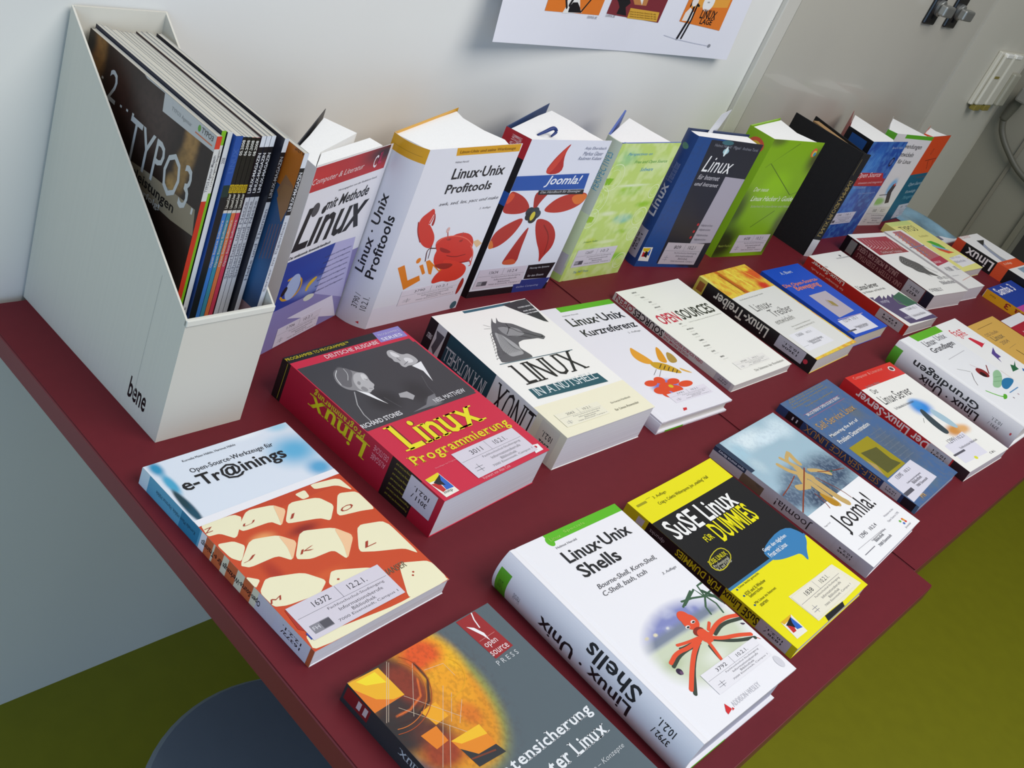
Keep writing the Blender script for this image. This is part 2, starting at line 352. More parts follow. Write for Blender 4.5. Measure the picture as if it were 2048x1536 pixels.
('T','SOURCES',70.8,147.3,166.3,171.3,'#3a3836','b'),
('T','LINUX',31.1,227.7,44.1,230.7,'#6e6c68','b'),
('T','linux team',30.5,221.7,44.5,223.3,'#bcbab4',''),
('T','PERL',38,213.6,48.4,216.6,'#6e6c68','b'),
('T','perl team',37.4,207.7,51.4,209.3,'#bcbab4',''),
('T','BSD',42.8,200.1,50.6,203.1,'#6e6c68','b'),
('T','bsd team',42.2,194.2,56.2,195.8,'#bcbab4',''),
('T','APACHE',39.8,185.9,55.4,188.9,'#6e6c68','b'),
('T','apache team',39.2,180.1,53.2,181.7,'#bcbab4',''),
('T','GNU',47.1,140.2,54.9,143.2,'#6e6c68','b'),
('T','gnu team',46.5,134.7,60.5,136.3,'#bcbab4',''),
('T','MOZILLA',49.2,125.5,67.4,128.5,'#6e6c68','b'),
('T','mozilla team',48.6,120,62.6,121.6,'#bcbab4',''),
('T','TCL/TK',46.1,112.2,61.7,115.2,'#6e6c68','b'),
('T','tcl/tk team',45.6,106.8,59.6,108.4,'#bcbab4',''),
('T','SAMBA',44.9,97.5,57.9,100.5,'#6e6c68','b'),
('T','samba team',44.3,92.2,58.3,93.8,'#bcbab4',''),
('T','PYTHON',39.7,84.1,55.3,87.1,'#6e6c68','b'),
('T','python team',39.1,78.9,53.1,80.5,'#bcbab4',''),
('T','ZOPE',40.8,70.4,51.2,73.4,'#6e6c68','b'),
('T','zope team',40.2,65.2,54.2,66.8,'#bcbab4',''),
('T','BIND',45.7,55.7,56.1,58.7,'#6e6c68','b'),
('T','bind team',45.1,50.6,59.1,52.2,'#bcbab4',''),
('T','Linus Torvalds, Larry Wall, Richard Stallman',74.2,138.5,170.1,141.7,'#b8b6b0',''),
('T','Die Stimmen der Revolution',81.1,10.4,169.6,15.5,'#a8a6a0',''),
('B',53.4,22.6,145.8,39.7,'3760','10.2.1.',2,'#efece6')],
'opens:spine':[
('R',0,0,239.3,12.5,'#d9d6d2'),
('T','OPEN',198.6,1.2,234.5,11.2,'#a83a48','b'),
('R',196.2,0,236.9,1.5,'#b02c40'),
('T','SOURCES',136.4,0.6,196.2,11.9,'#151316','b'),
('T','VOICES FROM THE',83.8,6.9,134,10.6,'#b02c44','b'),
('T','OPEN SOURCE REVOLUTION',59.8,1,134,5.6,'#b02c44','b'),
('S',4.8,0.5,33.5,12,'3760','10.2.1.','#b9b4ba')],
'treiber:front':[
('G',0,0,163,240.2,'#f0cf48',[('n',8,'#e07028',0.5,1),('e',145.1,212.7,40,26,0.7,'#e4602c'),('e',132.7,180.4,26,18,0.8,'#d93a24'),('e',142.5,228,14,8,0.8,'#f4e040'),('e',2.3,225.9,10,30,0.8,'#ece87a'),('e',-13.3,204.5,10,40,0.8,'#e9e070'),('l',[[55,239.2],[64.8,171.1]],15,'#c8601e'),('l',[[51.1,228.6],[56.8,178.8]],6,'#8c3414'),('l',[[84.6,238.2],[98,185.9]],3.4,'#f8f060'),('l',[[126.2,237.5],[143.7,186.5]],2.6,'#f6d040'),('l',[[31.3,233.2],[38,172.1]],2.4,'#f0e850'),('n',2.2,'#6c2410',0.12,4)],1.4),
('P',[[0,171.6],[63.3,174.3],[159.8,172.3],[157.5,6.7],[0,4.6]],'#e6e5e0'),
('T','Eva-Katharina Kunst, Jürgen Quade',15.2,161,98.9,164.8,'#777',''),
('T','Linux-',19.3,129,81.3,148,'#6c6a68',''),
('T','Treiber',44.5,106.6,118.5,125.6,'#6c6a68',''),
('T','entwickeln',25.6,90.1,91.6,102.1,'#77756f',''),
('T','Eine systematische Einführung in',51.6,74.8,124,78.2,'#9a9890',''),
('T','Gerätetreiber für den Kernel 2.6',50.4,68.1,127.1,71.7,'#9a9890',''),
('P',[[13.4,63.3],[103.4,64.5],[110.5,20.6],[10.8,20.7]],'#ecebf0'),
('T','13606',32.6,53.5,55.9,60.4,'#66646a',''),
('T','10.2.1.',66.9,53.4,88.2,57.9,'#66646a',''),
('T','Fachhochschul-Studiengang',39.8,33,92.6,40.2,'#66646a',''),
('T','Bibliothek',45.4,29.9,79.2,34.9,'#66646a',''),
('R',10.9,31.4,31,31.8,'#6a686e')],
'treiber:spine':[
('R',0,0,240.2,27.6,'#141214'),
('R',221,0,240.2,27.6,'#cdb84c'),
('T','Linux-Treiber',91.3,4.1,201.8,22.1,'#ded6c8','b'),
('R',223.4,5.5,235.4,22.1,'#9c5a2a'),
('S',19.2,0.8,72.1,22.1,'13606','10.2.1.','#b4afb8'),
('E',14.4,13.8,4,4,0,'#c03040')],
'blue:front':[
('R',0,0,142.1,205.9,'#1c50c4'),
('T','A. Ebert',43.2,184.7,86.6,192.8,'#c4cce4','b'),
('T','Die Open-Source-',0,148.2,133.3,160.6,'#ea8454','b'),
('T','Bewegung',24.8,133.2,116.9,150.4,'#ea8454','b'),
('P',[[36.5,120],[106.1,121],[107.7,57],[36,51.6]],'#bdb2bd'),
('L',[[67.1,99.8],[61.9,83.9],[78,77.4]],1.6,'#8a7640'),
('P',[[70,99.2],[81.4,92.1],[81,76.7],[66.8,84.4]],'#a08a48'),
('P',[[15.8,45.3],[112,45.4],[111.7,5.7],[15.6,6.4]],'#e6e4ee'),
('L',[[21.3,48.1],[122.4,46]],1,'#e8c0b0'),
('T','12774',32.8,36.9,59.2,44.8,'#66646a',''),
('T','10.1',67.6,36.8,87,44,'#66646a',''),
('T','Fachhochschul-Studiengang',40.5,17.1,91.5,23.8,'#66646a',''),
('T','Bibliothek',49.9,14.7,87.7,20.3,'#66646a',''),
('R',0.6,14.3,36.5,18.1,'#5a5860')],
'server:front':[
('R',0,0,140.2,237,'#f2f0ea'),
('T','Linux-Server',9.1,115.8,95.1,130.8,'#3b3938','b'),
('T','für Windows- und Netz-Profis',6.7,104.9,102.7,110.9,'#4a4846',''),
('T','DAS EINSTEIGERSEMINAR',83.4,213.6,139.3,217.6,'#9a9a9a',''),
('E',110.4,222.6,4,3,0,'#666'),
('E',7.1,197.4,6,3,0,'#c8c6c2'),
('P',[[3.9,92.7],[18.5,91],[11,84.8],[48.5,92.4],[40.4,81.3],[61.5,89.5],[55.5,79.5],[79.2,88.9],[78.5,79.2],[97.2,88.3],[99.7,77.8],[127.2,88.5],[134.5,80.2],[140.2,0],[18.8,5]],'#5a4d72'),
('P',[[86.4,80.7],[133.1,89],[140.2,47.9],[89.4,47.8]],'#3d6a52'),
('L',[[82.8,76.6],[77.1,60.2],[94.9,48.1]],1.4,'#6cd038'),
('L',[[125.7,85.5],[140.2,68.8],[140.2,49.7]],1.2,'#6cc040'),
('P',[[46.1,45.5],[129.8,48],[137,11.4],[54.1,9.2]],'#eceaf0'),
('T','12668',70.1,36.8,94.1,44,'#77757c',''),
('T','10.1',98.3,36.3,117.4,43.4,'#77757c',''),
('T','Fachhochschule Bibliothek',61.4,17.7,121.6,24.5,'#77757c',''),
('T','mitp',20.9,66.9,53.9,79.2,'#c8c4d4',''),
('T','mitp',26.2,14.7,56.1,25.8,'#c8c4d4','')],
'server:spine':[
('R',0,0,237,21.5,'#b5231c'),
('T','Linux-Server',146.9,1.7,225.1,9.7,'#e4dcd0','b'),
('T','für Einsteiger und Profis',142.2,12.9,220.4,18.3,'#e4bdb4',''),
('R',0,0,237,1.1,'#d4502e'),
('S',9.5,1.7,64,21.1,'12668','10.1','#b0a8ae')],
'guide:front':[
('R',0,0,160.1,225.2,'#f4f2ec'),
('P',[[10.7,209.6],[145.6,210.5],[150.4,148.9],[10.5,145.3]],'#a83c48'),
('L',[[28.9,204.8],[22.9,182.1],[0,174.3]],1.1,'#e8c8c4'),
('L',[[40.8,203],[34.1,179.9],[8.9,172.4]],1.1,'#e8c8c4'),
('L',[[52.7,201.2],[45.4,177.7],[20.6,170.5]],1.1,'#e8c8c4'),
('L',[[64.8,199.3],[56.8,175.5],[32.3,168.6]],1.1,'#e8c8c4'),
('L',[[76.9,197.5],[68.2,173.2],[44.1,166.7]],1.1,'#e8c8c4'),
('L',[[89.1,195.7],[79.7,171],[56,164.8]],1.1,'#e8c8c4'),
('L',[[101.4,193.8],[91.3,168.7],[68,162.9]],1.1,'#e8c8c4'),
('L',[[113.7,191.9],[102.9,166.4],[80,161]],1.1,'#e8c8c4'),
('L',[[126.2,190.1],[114.6,164.1],[92.2,159]],1.1,'#e8c8c4'),
('L',[[138.7,188.2],[126.4,161.8],[104.4,157]],1.1,'#e8c8c4'),
('L',[[151.3,186.3],[138.2,159.5],[116.7,155.1]],1.1,'#e8c8c4'),
('P',[[35.6,160.5],[130.5,165.8],[147.1,151.1],[21.1,146.4]],'#9c4444'),
('T','Guida per l’utente',31.7,147.5,122.6,158.6,'#e8c4c4',''),
('P',[[77.4,134.8],[91.3,137.6],[104.6,121.4],[122.1,104.8],[117.2,86.4],[116,75.2],[131.5,55.2],[112.9,60.6],[92.2,69.9],[67.7,79.5],[66.6,94.4],[54.1,102.9],[52.9,117.9]],'#63615f',1),
('L',[[82.3,136.4],[54.8,115.9],[78.2,123.4]],0.9,'#9a9896',1),
('L',[[82.5,133.3],[56.6,113.5],[79.3,120.3]],0.9,'#2c2b2a',1),
('L',[[82.7,130.3],[58.3,111.1],[80.3,117.2]],0.9,'#9a9896',1),
('L',[[83,127.2],[60.1,108.7],[81.3,114.1]],0.9,'#2c2b2a',1),
('L',[[83.2,124.2],[61.9,106.3],[82.4,111.1]],0.9,'#9a9896',1),
('L',[[83.4,121.1],[63.6,104],[83.4,108]],0.9,'#2c2b2a',1),
('L',[[83.7,118.1],[65.4,101.6],[84.4,104.9]],0.9,'#9a9896',1),
('L',[[83.9,115.1],[67.2,99.2],[85.5,101.8]],0.9,'#2c2b2a',1),
('L',[[84.1,112],[68.9,96.8],[86.5,98.7]],0.9,'#9a9896',1),
('L',[[84.3,109],[70.7,94.5],[87.5,95.6]],0.9,'#2c2b2a',1),
('L',[[84.6,106],[72.5,92.1],[88.6,92.6]],0.9,'#9a9896',1),
('L',[[84.8,103],[74.2,89.7],[89.6,89.5]],0.9,'#2c2b2a',1),
('L',[[85,100],[76,87.3],[90.6,86.4]],0.9,'#9a9896',1),
('L',[[85.2,97],[77.8,84.9],[91.6,83.4]],0.9,'#2c2b2a',1),
('L',[[85.5,94],[79.5,82.6],[92.7,80.3]],0.9,'#9a9896',1),
('L',[[85.7,90.9],[81.3,80.2],[93.7,77.2]],0.9,'#2c2b2a',1),
('L',[[85.9,87.9],[83.1,77.8],[94.7,74.2]],0.9,'#9a9896',1),
('L',[[86.1,85],[84.9,75.4],[95.7,71.1]],0.9,'#2c2b2a',1),
('L',[[86.4,82],[86.6,73],[96.8,68.1]],0.9,'#9a9896',1),
('L',[[86.6,79],[88.4,70.7],[97.8,65]],0.9,'#2c2b2a',1),
('L',[[86.8,76],[90.2,68.3],[98.8,61.9]],0.9,'#9a9896',1),
('L',[[87,73],[91.9,65.9],[99.8,58.9]],0.9,'#2c2b2a',1),
('L',[[111.4,83.1],[132,47.7]],1.6,'#3a3938'),
('L',[[116.2,101.5],[142.9,69.1]],1.2,'#4a4948'),
('T','O’REILLY',11.2,11.5,68.4,22.2,'#a8a6a6','b'),
('T','4327   10.2.1.',109.9,46.1,160.1,55.2,'#8a888c',''),
('T','Bibliothek',97.2,29.1,159,41.3,'#8a888c','')],
'guide:spine':[
('R',0,0,225.2,35.5,'#541c22'),
('R',211.7,0,225.2,35.5,'#101014'),
('R',194.8,3.6,211.7,31.9,'#88857f'),
('R',191.4,0,194.8,35.5,'#111'),
('T','UNIX SYSTEM V ESSENTIALS',67.6,17.8,184.7,28.4,'#b08078','s'),
('T','LINUX & MORE FOR USERS',85.6,3.6,189.2,14.2,'#c4968e','s'),
('R',0,0,18,35.5,'#16182a'),
('S',20.3,1.8,63.1,33.7,'4327','10.2.1.','#b2acb0')],
'stripes:front':[
('R',0,0,108,225.2,'#efede9'),
('P',[[31.6,220.4],[73.8,221.6],[79.4,163.6],[98.2,97.4],[10.7,85.1]],'#b86a72'),
('L',[[27.3,216.6],[34,212],[20.2,205.7],[28.1,201.1]],2.2,'#d8704e'),
('L',[[39.8,217.5],[46.6,212.9],[32.6,206.6],[40.7,201.9]],2.2,'#8d96b0'),
('L',[[52.5,218.4],[59.3,213.8],[45.2,207.4],[53.3,202.7]],2.2,'#c98a60'),
('L',[[26.5,206],[33.2,201.4],[19.4,195.2],[27.3,190.5]],2.2,'#d8704e'),
('L',[[39,206.9],[45.7,202.3],[31.8,196],[39.8,191.3]],2.2,'#8d96b0'),
('L',[[51.6,207.7],[58.4,203.1],[44.4,196.8],[52.4,192.1]],2.2,'#c98a60'),
('L',[[25.7,195.5],[32.4,190.9],[18.6,184.7],[26.5,180]],2.2,'#d8704e'),
('L',[[38.2,196.3],[44.9,191.7],[31,185.5],[39,180.8]],2.2,'#8d96b0'),
('L',[[50.8,197.1],[57.5,192.5],[43.5,186.3],[51.6,181.6]],2.2,'#c98a60'),
('L',[[24.9,185],[31.5,180.4],[17.8,174.3],[25.8,169.6]],2.2,'#d8704e'),
('L',[[37.3,185.8],[44,181.2],[30.2,175],[38.2,170.3]],2.2,'#8d96b0'),
('L',[[49.9,186.5],[56.6,181.9],[42.7,175.8],[50.7,171.1]],2.2,'#c98a60'),
('L',[[24.1,174.5],[30.7,170],[17.1,163.9],[25,159.2]],2.2,'#d8704e'),
('L',[[36.5,175.3],[43.2,170.7],[29.4,164.6],[37.3,159.9]],2.2,'#8d96b0'),
('L',[[49,176],[55.8,171.4],[41.8,165.3],[49.8,160.6]],2.2,'#c98a60'),
('L',[[23.3,164.1],[29.9,159.6],[16.3,153.6],[24.2,148.9]],2.2,'#d8704e'),
('L',[[35.7,164.8],[42.4,160.2],[28.6,154.2],[36.5,149.5]],2.2,'#8d96b0'),
('L',[[48.2,165.5],[54.9,160.9],[41,154.9],[49,150.2]],2.2,'#c98a60'),
('L',[[22.5,153.8],[29.1,149.2],[15.5,143.3],[23.4,138.6]],2.2,'#d8704e'),
('L',[[34.9,154.4],[41.5,149.8],[27.8,143.9],[35.7,139.2]],2.2,'#8d96b0'),
('L',[[47.3,155.1],[54,150.5],[40.2,144.5],[48.1,139.8]],2.2,'#c98a60'),
('L',[[21.7,143.5],[28.3,138.9],[14.8,133.1],[22.6,128.4]],2.2,'#d8704e'),
('L',[[34.1,144.1],[40.7,139.5],[27,133.7],[34.9,129]],2.2,'#8d96b0'),
('L',[[46.5,144.7],[53.2,140.1],[39.4,134.2],[47.3,129.5]],2.2,'#c98a60'),
('L',[[21,133.2],[27.5,128.7],[14,122.9],[21.8,118.2]],2.2,'#d8704e'),
('L',[[33.3,133.8],[39.9,129.2],[26.2,123.4],[34.1,118.7]],2.2,'#8d96b0'),
('L',[[45.6,134.4],[52.3,129.8],[38.5,124],[46.4,119.2]],2.2,'#c98a60'),
('L',[[7.4,157.8],[85,161.1]],3,'#7d82a0'),
('P',[[17.4,109.6],[86.8,118.5],[97.1,95.5],[10.7,85.1]],'#b83a50'),
('T','LINUX',13.6,94.5,53.6,102.5,'#eac8cc','b'),
('T','4188   10.2.1.',23,62.6,108,78.6,'#8a888e',''),
('T','Fachhochschule',8.9,45.3,42.9,48.3,'#9a98a0',''),
('L',[[26.1,28],[108,37]],1.4,'#d8a090')],
'yellow:front':[
('R',0,0,150,210,'#f0ea8c'),
('R',3,189,120,207.9,'#d6e488'),
('T','TYPO3',27.6,163.2,107.6,185.2,'#4c4a38',''),
('T','Kochbuch',65.4,137.1,111,145.6,'#b0a860',''),
('P',[[60.4,120.7],[87.5,119.7],[103.8,105.1],[104.4,85.9],[86.6,86],[71.8,106.7]],'#4cb030'),
('P',[[66,109.5],[108.9,76.9],[86.4,77.6],[57.6,99.9]],'#7cb8d0'),
('P',[[59.9,95.5],[83,84.3],[115.8,67.6],[81.2,66.9],[61.9,82.7]],'#e2562e'),
('P',[[47.5,51.5],[127.4,57.7],[150,19.7],[49.1,14.6]],'#efedf0'),
('T','13377 10.2.4',54.3,46.5,109.3,53.3,'#8a889a',''),
('T','Bibliothek',49.4,30.8,110.1,39.8,'#8a889a',''),
('E',136.4,39.7,2.4,2.4,0,'#b04070')],
'yellow:spine':[
('R',0,0,210,20,'#ddd478')],
'linuxb:front':[
('R',0,0,172,240,'#f2f0ee'),
('T','Kofler',0,229.7,71.1,247.4,'#d8a8a0',''),
('P',[[65.3,214.9],[110.8,213.5],[82.4,199.3],[73.3,187.2],[61.8,149.4],[64.5,122.9],[28.7,128.5],[42.7,169.6],[58.4,198.1]],'#9aa0b4'),
('P',[[67,215.6],[111.8,212.4],[60.6,193.4],[64.5,206.1]],'#22201e'),
('L',[[65,183.9],[63.7,155.6],[54.2,124.5]],1.5,'#d8cc58'),
('R',0,100.8,172,129.6,'#e25428'),
('R',0,72,0,96,'#17151a'),
('T','8. Auflage',17.2,113.3,67.2,123.3,'#f4c0a8','b'),
('P',[[43,0],[172,0],[172,96],[51.6,96]],'#8ca4b8'),
('P',[[77.4,0],[172,0],[172,81.6],[86,81.6]],'#dcdcd0')],
'linuxb:spine':[
('R',0,0,240,35,'#131114'),
('R',216,0,240,35,'#c84426'),
('T','Linux',134.4,5.2,206.4,28,'#ece4e0','b'),
('R',100.8,0,129.6,35,'#d8502a')],
'samba:front':[
('R',0,0,170,236,'#c0499a'),
('P',[[0,160.5],[170,212.4],[170,236],[0,236]],'#22409c'),
('R',0,169.9,170,236,'#22409c'),
('R',3.4,228.9,170,236,'#c8ccd8'),
('R',0,151,153,174.6,'#22409c'),
('T','Samba 3',16.7,193.9,126.7,219.9,'#eeeaf2','b'),
('T','Computer',21.3,226.7,70.8,235.9,'#dcdcec','b')],
'samba:spine':[
('R',0,0,236,20,'#d89a14'),
('R',224.2,0,236,20,'#dcdcd8'),
('R',227.7,0,230.1,20,'#444'),
('T','Samba 3',70.8,3,174.6,16,'#8c2420','b'),
('T','Kühnel',198.2,6,212.4,10,'#3a2a10','')],
'daten:front':[
('R',0,0,175.2,235,'#58646a'),
('G',0,0,175.2,235,'#58646a',[('e',52.3,192.8,62,92,0.25,'#9a9a48'),('e',47.2,195.9,58,88,0.2,'#e6951e'),('e',83,215.2,30,40,0.6,'#f7b81e'),('e',74.8,224,30,24,0.7,'#e8581c'),('e',76.9,186,22,34,0.7,'#f3a41c'),('e',29.2,214.5,34,44,0.5,'#402824'),('e',41.8,207,20,30,0.6,'#8a3420'),('e',10.4,180.3,34,36,0.6,'#3c2c2a'),('e',27.8,160.1,26,24,0.8,'#5e3026'),('e',69.8,158.7,14,18,0.8,'#e07a20'),('e',16,210.7,22,22,0.8,'#3a3030'),('e',23.8,144.3,30,20,0.7,'#a04020'),('l',[[3.3,184.7],[23.4,179.7],[47.5,185.9],[62.2,202.8],[63,220.5]],3,'#3a2020'),('l',[[13.5,189.5],[27.8,188.3],[44.8,193.4],[54.4,207.4]],2,'#e8702a'),('e',-7.8,178.9,30,30,0.8,'#2c2626'),('e',51.7,135.7,22,14,0.8,'#d86a20'),('n',2.5,'#4c1c10',0.22,5),('o',31.1,197.8,96,112,0.22,'#58646a')],0.9),
('P',[[0,234.1],[32.7,233.1],[33.7,201.6],[0,201.3]],'#f2b424'),
('P',[[0,227.6],[0,207.4],[0,201.3],[33.7,201.6],[22.4,203.1],[10.1,210.5]],'#e67a20'),
('P',[[6.7,231.8],[27.2,231.4],[29,218.5],[11.8,224.9]],'#f8dc2a'),
('P',[[33.5,181.9],[51.4,182.6],[51.5,167],[36,166.2]],'#f2a81e'),
('P',[[17.6,165.6],[35.4,165.6],[34.4,150.4],[20.4,149.7]],'#e8821e'),
('P',[[35.8,148.6],[68.2,147.1],[67,117.6],[39,119.1]],'#e98a20'),
('P',[[35.8,148.6],[68.2,147.1],[67.8,136.9],[41.7,142.1]],'#f6c028'),
('L',[[43.4,234],[1.9,189.3]],0.35,'#dcc8b0'),
('L',[[44.3,232.4],[3.9,189]],0.35,'#dcc8b0'),
('L',[[61.7,221.3],[25.7,182]],0.35,'#dcc8b0'),
('L',[[69,190.7],[12.7,135.3]],0.35,'#dcc8b0'),
('L',[[70.5,181.9],[49.6,161.5]],0.35,'#dcc8b0'),
('L',[[46,160],[18,131.8]],0.35,'#dcc8b0'),
('L',[[73.3,172.2],[54.7,156.5]],0.35,'#dcc8b0'),
('L',[[32.2,201],[60.9,160.3]],0.35,'#dcc8b0'),
('L',[[20.4,194.8],[53.8,147.6]],0.35,'#dcc8b0'),
('L',[[65.9,210.7],[85.8,207.3],[86.1,192.8]],0.35,'#dcc8b0'),
('L',[[55.8,232.3],[60.2,227.2],[63.1,221.3],[64.3,214.7],[63.9,207.8],[61.8,201],[58.1,194.4],[53.1,188.4],[46.9,183.2],[40,179],[32.4,176],[24.7,174.2],[17,173.6],[9.6,174.4],[2.9,176.3]],0.7,'#a8481c',1),
('L',[[51.5,228.8],[55.4,224.4],[57.9,219.3],[58.9,213.6],[58.6,207.6],[56.7,201.7],[53.6,196],[49.2,190.7],[43.9,186.2],[37.9,182.5],[31.3,179.8],[24.5,178.2],[17.8,177.7],[11.4,178.3],[5.5,180.1]],0.7,'#d2702a',1),
('L',[[93.4,208.3],[95.7,205.6],[97.2,202.5],[97.8,199.1],[97.5,195.6],[96.3,192],[94.3,188.6],[91.5,185.4],[88.1,182.7],[84.2,180.5],[80,178.9],[75.7,177.9],[71.4,177.6],[67.2,178],[63.4,179]],0.7,'#e8a81e',1),
('P',[[37,139.5],[39,119.1],[68.9,116.4],[66.8,126.1],[47.1,127.6]],'#2f3134'),
('L',[[38.7,127.5],[62.6,122.3]],1.5,'#7a3a24'),
('P',[[129.7,233.8],[155.8,234.2],[159,187.7],[132.8,185.7]],'#9b2326'),
('L',[[151.3,234.4],[147.7,227.3],[145.6,218]],1.3,'#f2eeee'),
('P',[[134.5,225],[140.4,220.8],[144.8,211.8],[143.8,202.2],[141.7,210],[137.7,218.3]],'#f4f0f0'),
('L',[[133.7,207],[154.7,207.7]],0.4,'#c88'),
('T','open',134.3,196.3,150.3,202.8,'#ecdcdc',''),
('T','source',132.5,188.7,155.5,193.7,'#ecdcdc',''),
('T','P R E S S',129.6,178.7,157.6,183.7,'#cfd2d4',''),
('T','Datensicherung',35.3,95.8,169.2,110.1,'#e6e8ea','bs'),
('T','unter Linux',68.1,77.5,167.4,91,'#e6e8ea','bs'),
('T','Werkzeuge – Konzepte',88.4,58.7,166.1,64.5,'#c4c8ca','i')],
'daten:spine':[
('R',0,0,235,20.6,'#2c3236'),
('R',204.4,2.1,232.7,15.5,'#7c1c20'),
('T','ll',206.8,4.1,218.6,12.4,'#c8b0b0','b'),
('T','unter Linux',98.7,5.2,169.2,14.4,'#b8bcc0','s'),
('T','Datensicherung',11.8,5.2,94,14.4,'#b8bcc0','s')],
'shells:front':[
('R',0,0,170.5,244.3,'#eeecef'),
('T','Linux',51.8,234.8,68.8,238.8,'#9fd45e',''),
('T','Specials',76.1,236.3,110.1,240.3,'#9fd45e',''),
('T','Helmut Herold',50.3,224.4,82.3,227,'#6a686c',''),
('T','Linux·Unix',48,204.3,154,219.3,'#1b1a1e','b'),
('T','Shells',48.6,183.6,110.6,199.6,'#1b1a1e','b'),
('T','Bourne-Shell, Korn-Shell,',51.2,166,149.2,172.5,'#58565a','i'),
('T','C-Shell, bash, tcsh',49.4,157.2,121.4,163.7,'#58565a','i'),
('T','3. Auflage',136.1,147.3,161.1,151.3,'#78767a','i'),
('G',0,0,170.5,244.3,'#eeecef',[('b',10,240,4,'#858bbf'),('n',16,'#b9bcd6',0.7,5),('b',88,99,6,'#7d8698'),('b',0,89,5,'#cdd4ba'),('e',46,69.5,26,10,1,'#b9c4a0'),('e',99,53.5,30,14,1,'#dfe3d4'),('o',98.4,74.7,78,50,0.3,'#eeecef'),('e',10.2,87.9,26,60,0.7,'#eeecef'),('e',59.5,101.1,4,2.5,0.6,'#e2d8b8'),('e',79.4,100.6,3,2,0.6,'#d8d8d8'),('e',47.1,102.6,4,2,0.6,'#d8cfb0')],1.1),
('R',49.4,233.3,170.5,244.3,'#5cb81c'),
('E',51.1,235,5,6,0,'#5cb81c'),
('L',[[155.9,108],[152.7,119.6],[123.8,110.5]],2.4,'#3f5e44'),
('L',[[156.9,107.5],[144.8,98.1],[142.1,89.4]],2.4,'#3f5e44'),
('L',[[159,107.8],[170.5,99.6],[170.5,90.7]],2.4,'#3f5e44'),
('L',[[158,108.3],[170.5,109.4],[170.5,102.7]],2.4,'#3f5e44'),
('L',[[155.9,108],[139.9,112.9],[124.1,115.3]],2.4,'#3f5e44'),
('L',[[157.9,107.1],[161,95.4],[157.9,84.3]],2.4,'#3f5e44'),
('L',[[156.9,107.5],[161.1,120.9],[170.5,121.3]],2.4,'#3f5e44'),
('L',[[146.6,119.9],[119.8,110]],2.4,'#3f5e44'),
('L',[[160.5,113.5],[167.9,102.4],[170.5,93.7]],4,'#33503a'),
('L',[[100.3,75.2],[66.6,60.1],[38.9,37.5]],4.5,'#3a4438',1),
('L',[[96.4,72.5],[65.4,74.3],[45.1,67.9]],4,'#3a4438',1),
('L',[[96.5,74.7],[74.5,76.5],[70.1,77.6]],3.6,'#3a4438',1),
('L',[[103.4,64.3],[100.6,49.5],[101.3,45.7]],4,'#3a4438',1),
('L',[[113.1,68.8],[137.3,54.3],[162.8,46.4]],4,'#3a4438',1),
('L',[[122.9,71],[143,75.7],[170.5,69.5]],4,'#3a4438',1),
('L',[[108,77],[84.2,70.2],[63,58.4],[39.1,42.5]],4.8,'#e5512e',1),
('L',[[104.1,76.6],[81.7,73.8],[62,76.9],[45.7,71.8]],4.2,'#e5512e',1),
('L',[[104.1,76.6],[85.6,78.8],[70.6,82.1]],3.2,'#e5512e',1),
('L',[[107.7,72.4],[105.1,62],[101.1,49.6]],4.2,'#e5512e',1),
('L',[[111.5,72.9],[124.4,64.1],[145.6,58.4],[162.2,51.4]],4.4,'#e5512e',1),
('L',[[113.4,72],[134.3,78.5],[153.4,79],[170.5,74]],4.4,'#e5512e',1),
('L',[[120.5,78],[129.7,83.2]],3.4,'#e5512e'),
('E',110.6,73.4,8,7,0,'#e5512e'),
('E',110,93.9,10.5,9.5,0,'#e5512e'),
('E',108.5,100.7,8,8,0,'#e5512e'),
('E',108.3,81.6,8,5,0,'#8a2c1c'),
('E',110,78.4,7,5,0,'#e5512e'),
('E',112.8,92.6,3.4,1.8,0,'#e8e0da'),
('E',101.2,91,3.4,1.8,0,'#e8e0da'),
('E',113.2,92.2,2.2,1,0,'#222'),
('E',101.6,90.6,2.2,1,0,'#222'),
('E',45.7,61.2,3.6,3.6,0,'#33203c'),
('E',46.5,59.3,2,2,0,'#6a4a6c'),
('P',[[162.6,67.1],[170.1,63],[164.2,62.6]],'#4a3c50',1),
('P',[[163.8,46.9],[168.4,41],[164.6,44.1]],'#d84a30',1),
('B',61.5,24.1,159.8,47.7,'3792','10.2.1.',2,'#e9e6ea'),
('E',159.9,15.2,5,7,0,'#d4d2d8'),
('P',[[56.8,15.8],[57.6,13.3],[59.1,8.2],[50.1,6.4],[50.6,9.7]],'#d4282c'),
('P',[[60.8,9.4],[61.9,7.1],[58.1,6.6]],'#d4282c'),
('T','ADDISON-WESLEY',63.4,8,112.9,13.3,'#cfcdd2','')],
'shells:spine':[
('R',0,0,244.3,46.2,'#e6e4ea'),
('R',226,13.9,240.6,46.2,'#5aa824'),
('T','Linux',230.9,25.4,237,41.6,'#3c6e1c',''),
('T','Herold',207.7,25.4,216.2,34.6,'#88868c',''),
('T','Linux · Unix',66,21.3,182,37,'#18171b','b'),
('T','Shells',66,3.7,129.5,18.5,'#18171b','b'),
('T','3792 /',22,18.5,41.5,25.4,'#222','b'),
('T','10.2.1.',22,8.3,41.5,15.2,'#222','b')],
'suse:front':[
('R',0,0,194.2,236.7,'#ece208'),
('R',0,91.1,194.2,200,'#141214'),
('R',0,88.8,194.2,92.3,'#3a7aa8'),
('P',[[102.1,106.3],[172.8,114.6],[188.3,92.5],[180.6,82.9],[164,74.9],[147.3,61.2],[151.5,75.9],[136.8,78.3],[112.7,83.2],[97.9,90.5]],'#3a7fb4',1),
('T','3. Auflage',40.8,223.9,67.8,228.9,'#5a5608',''),
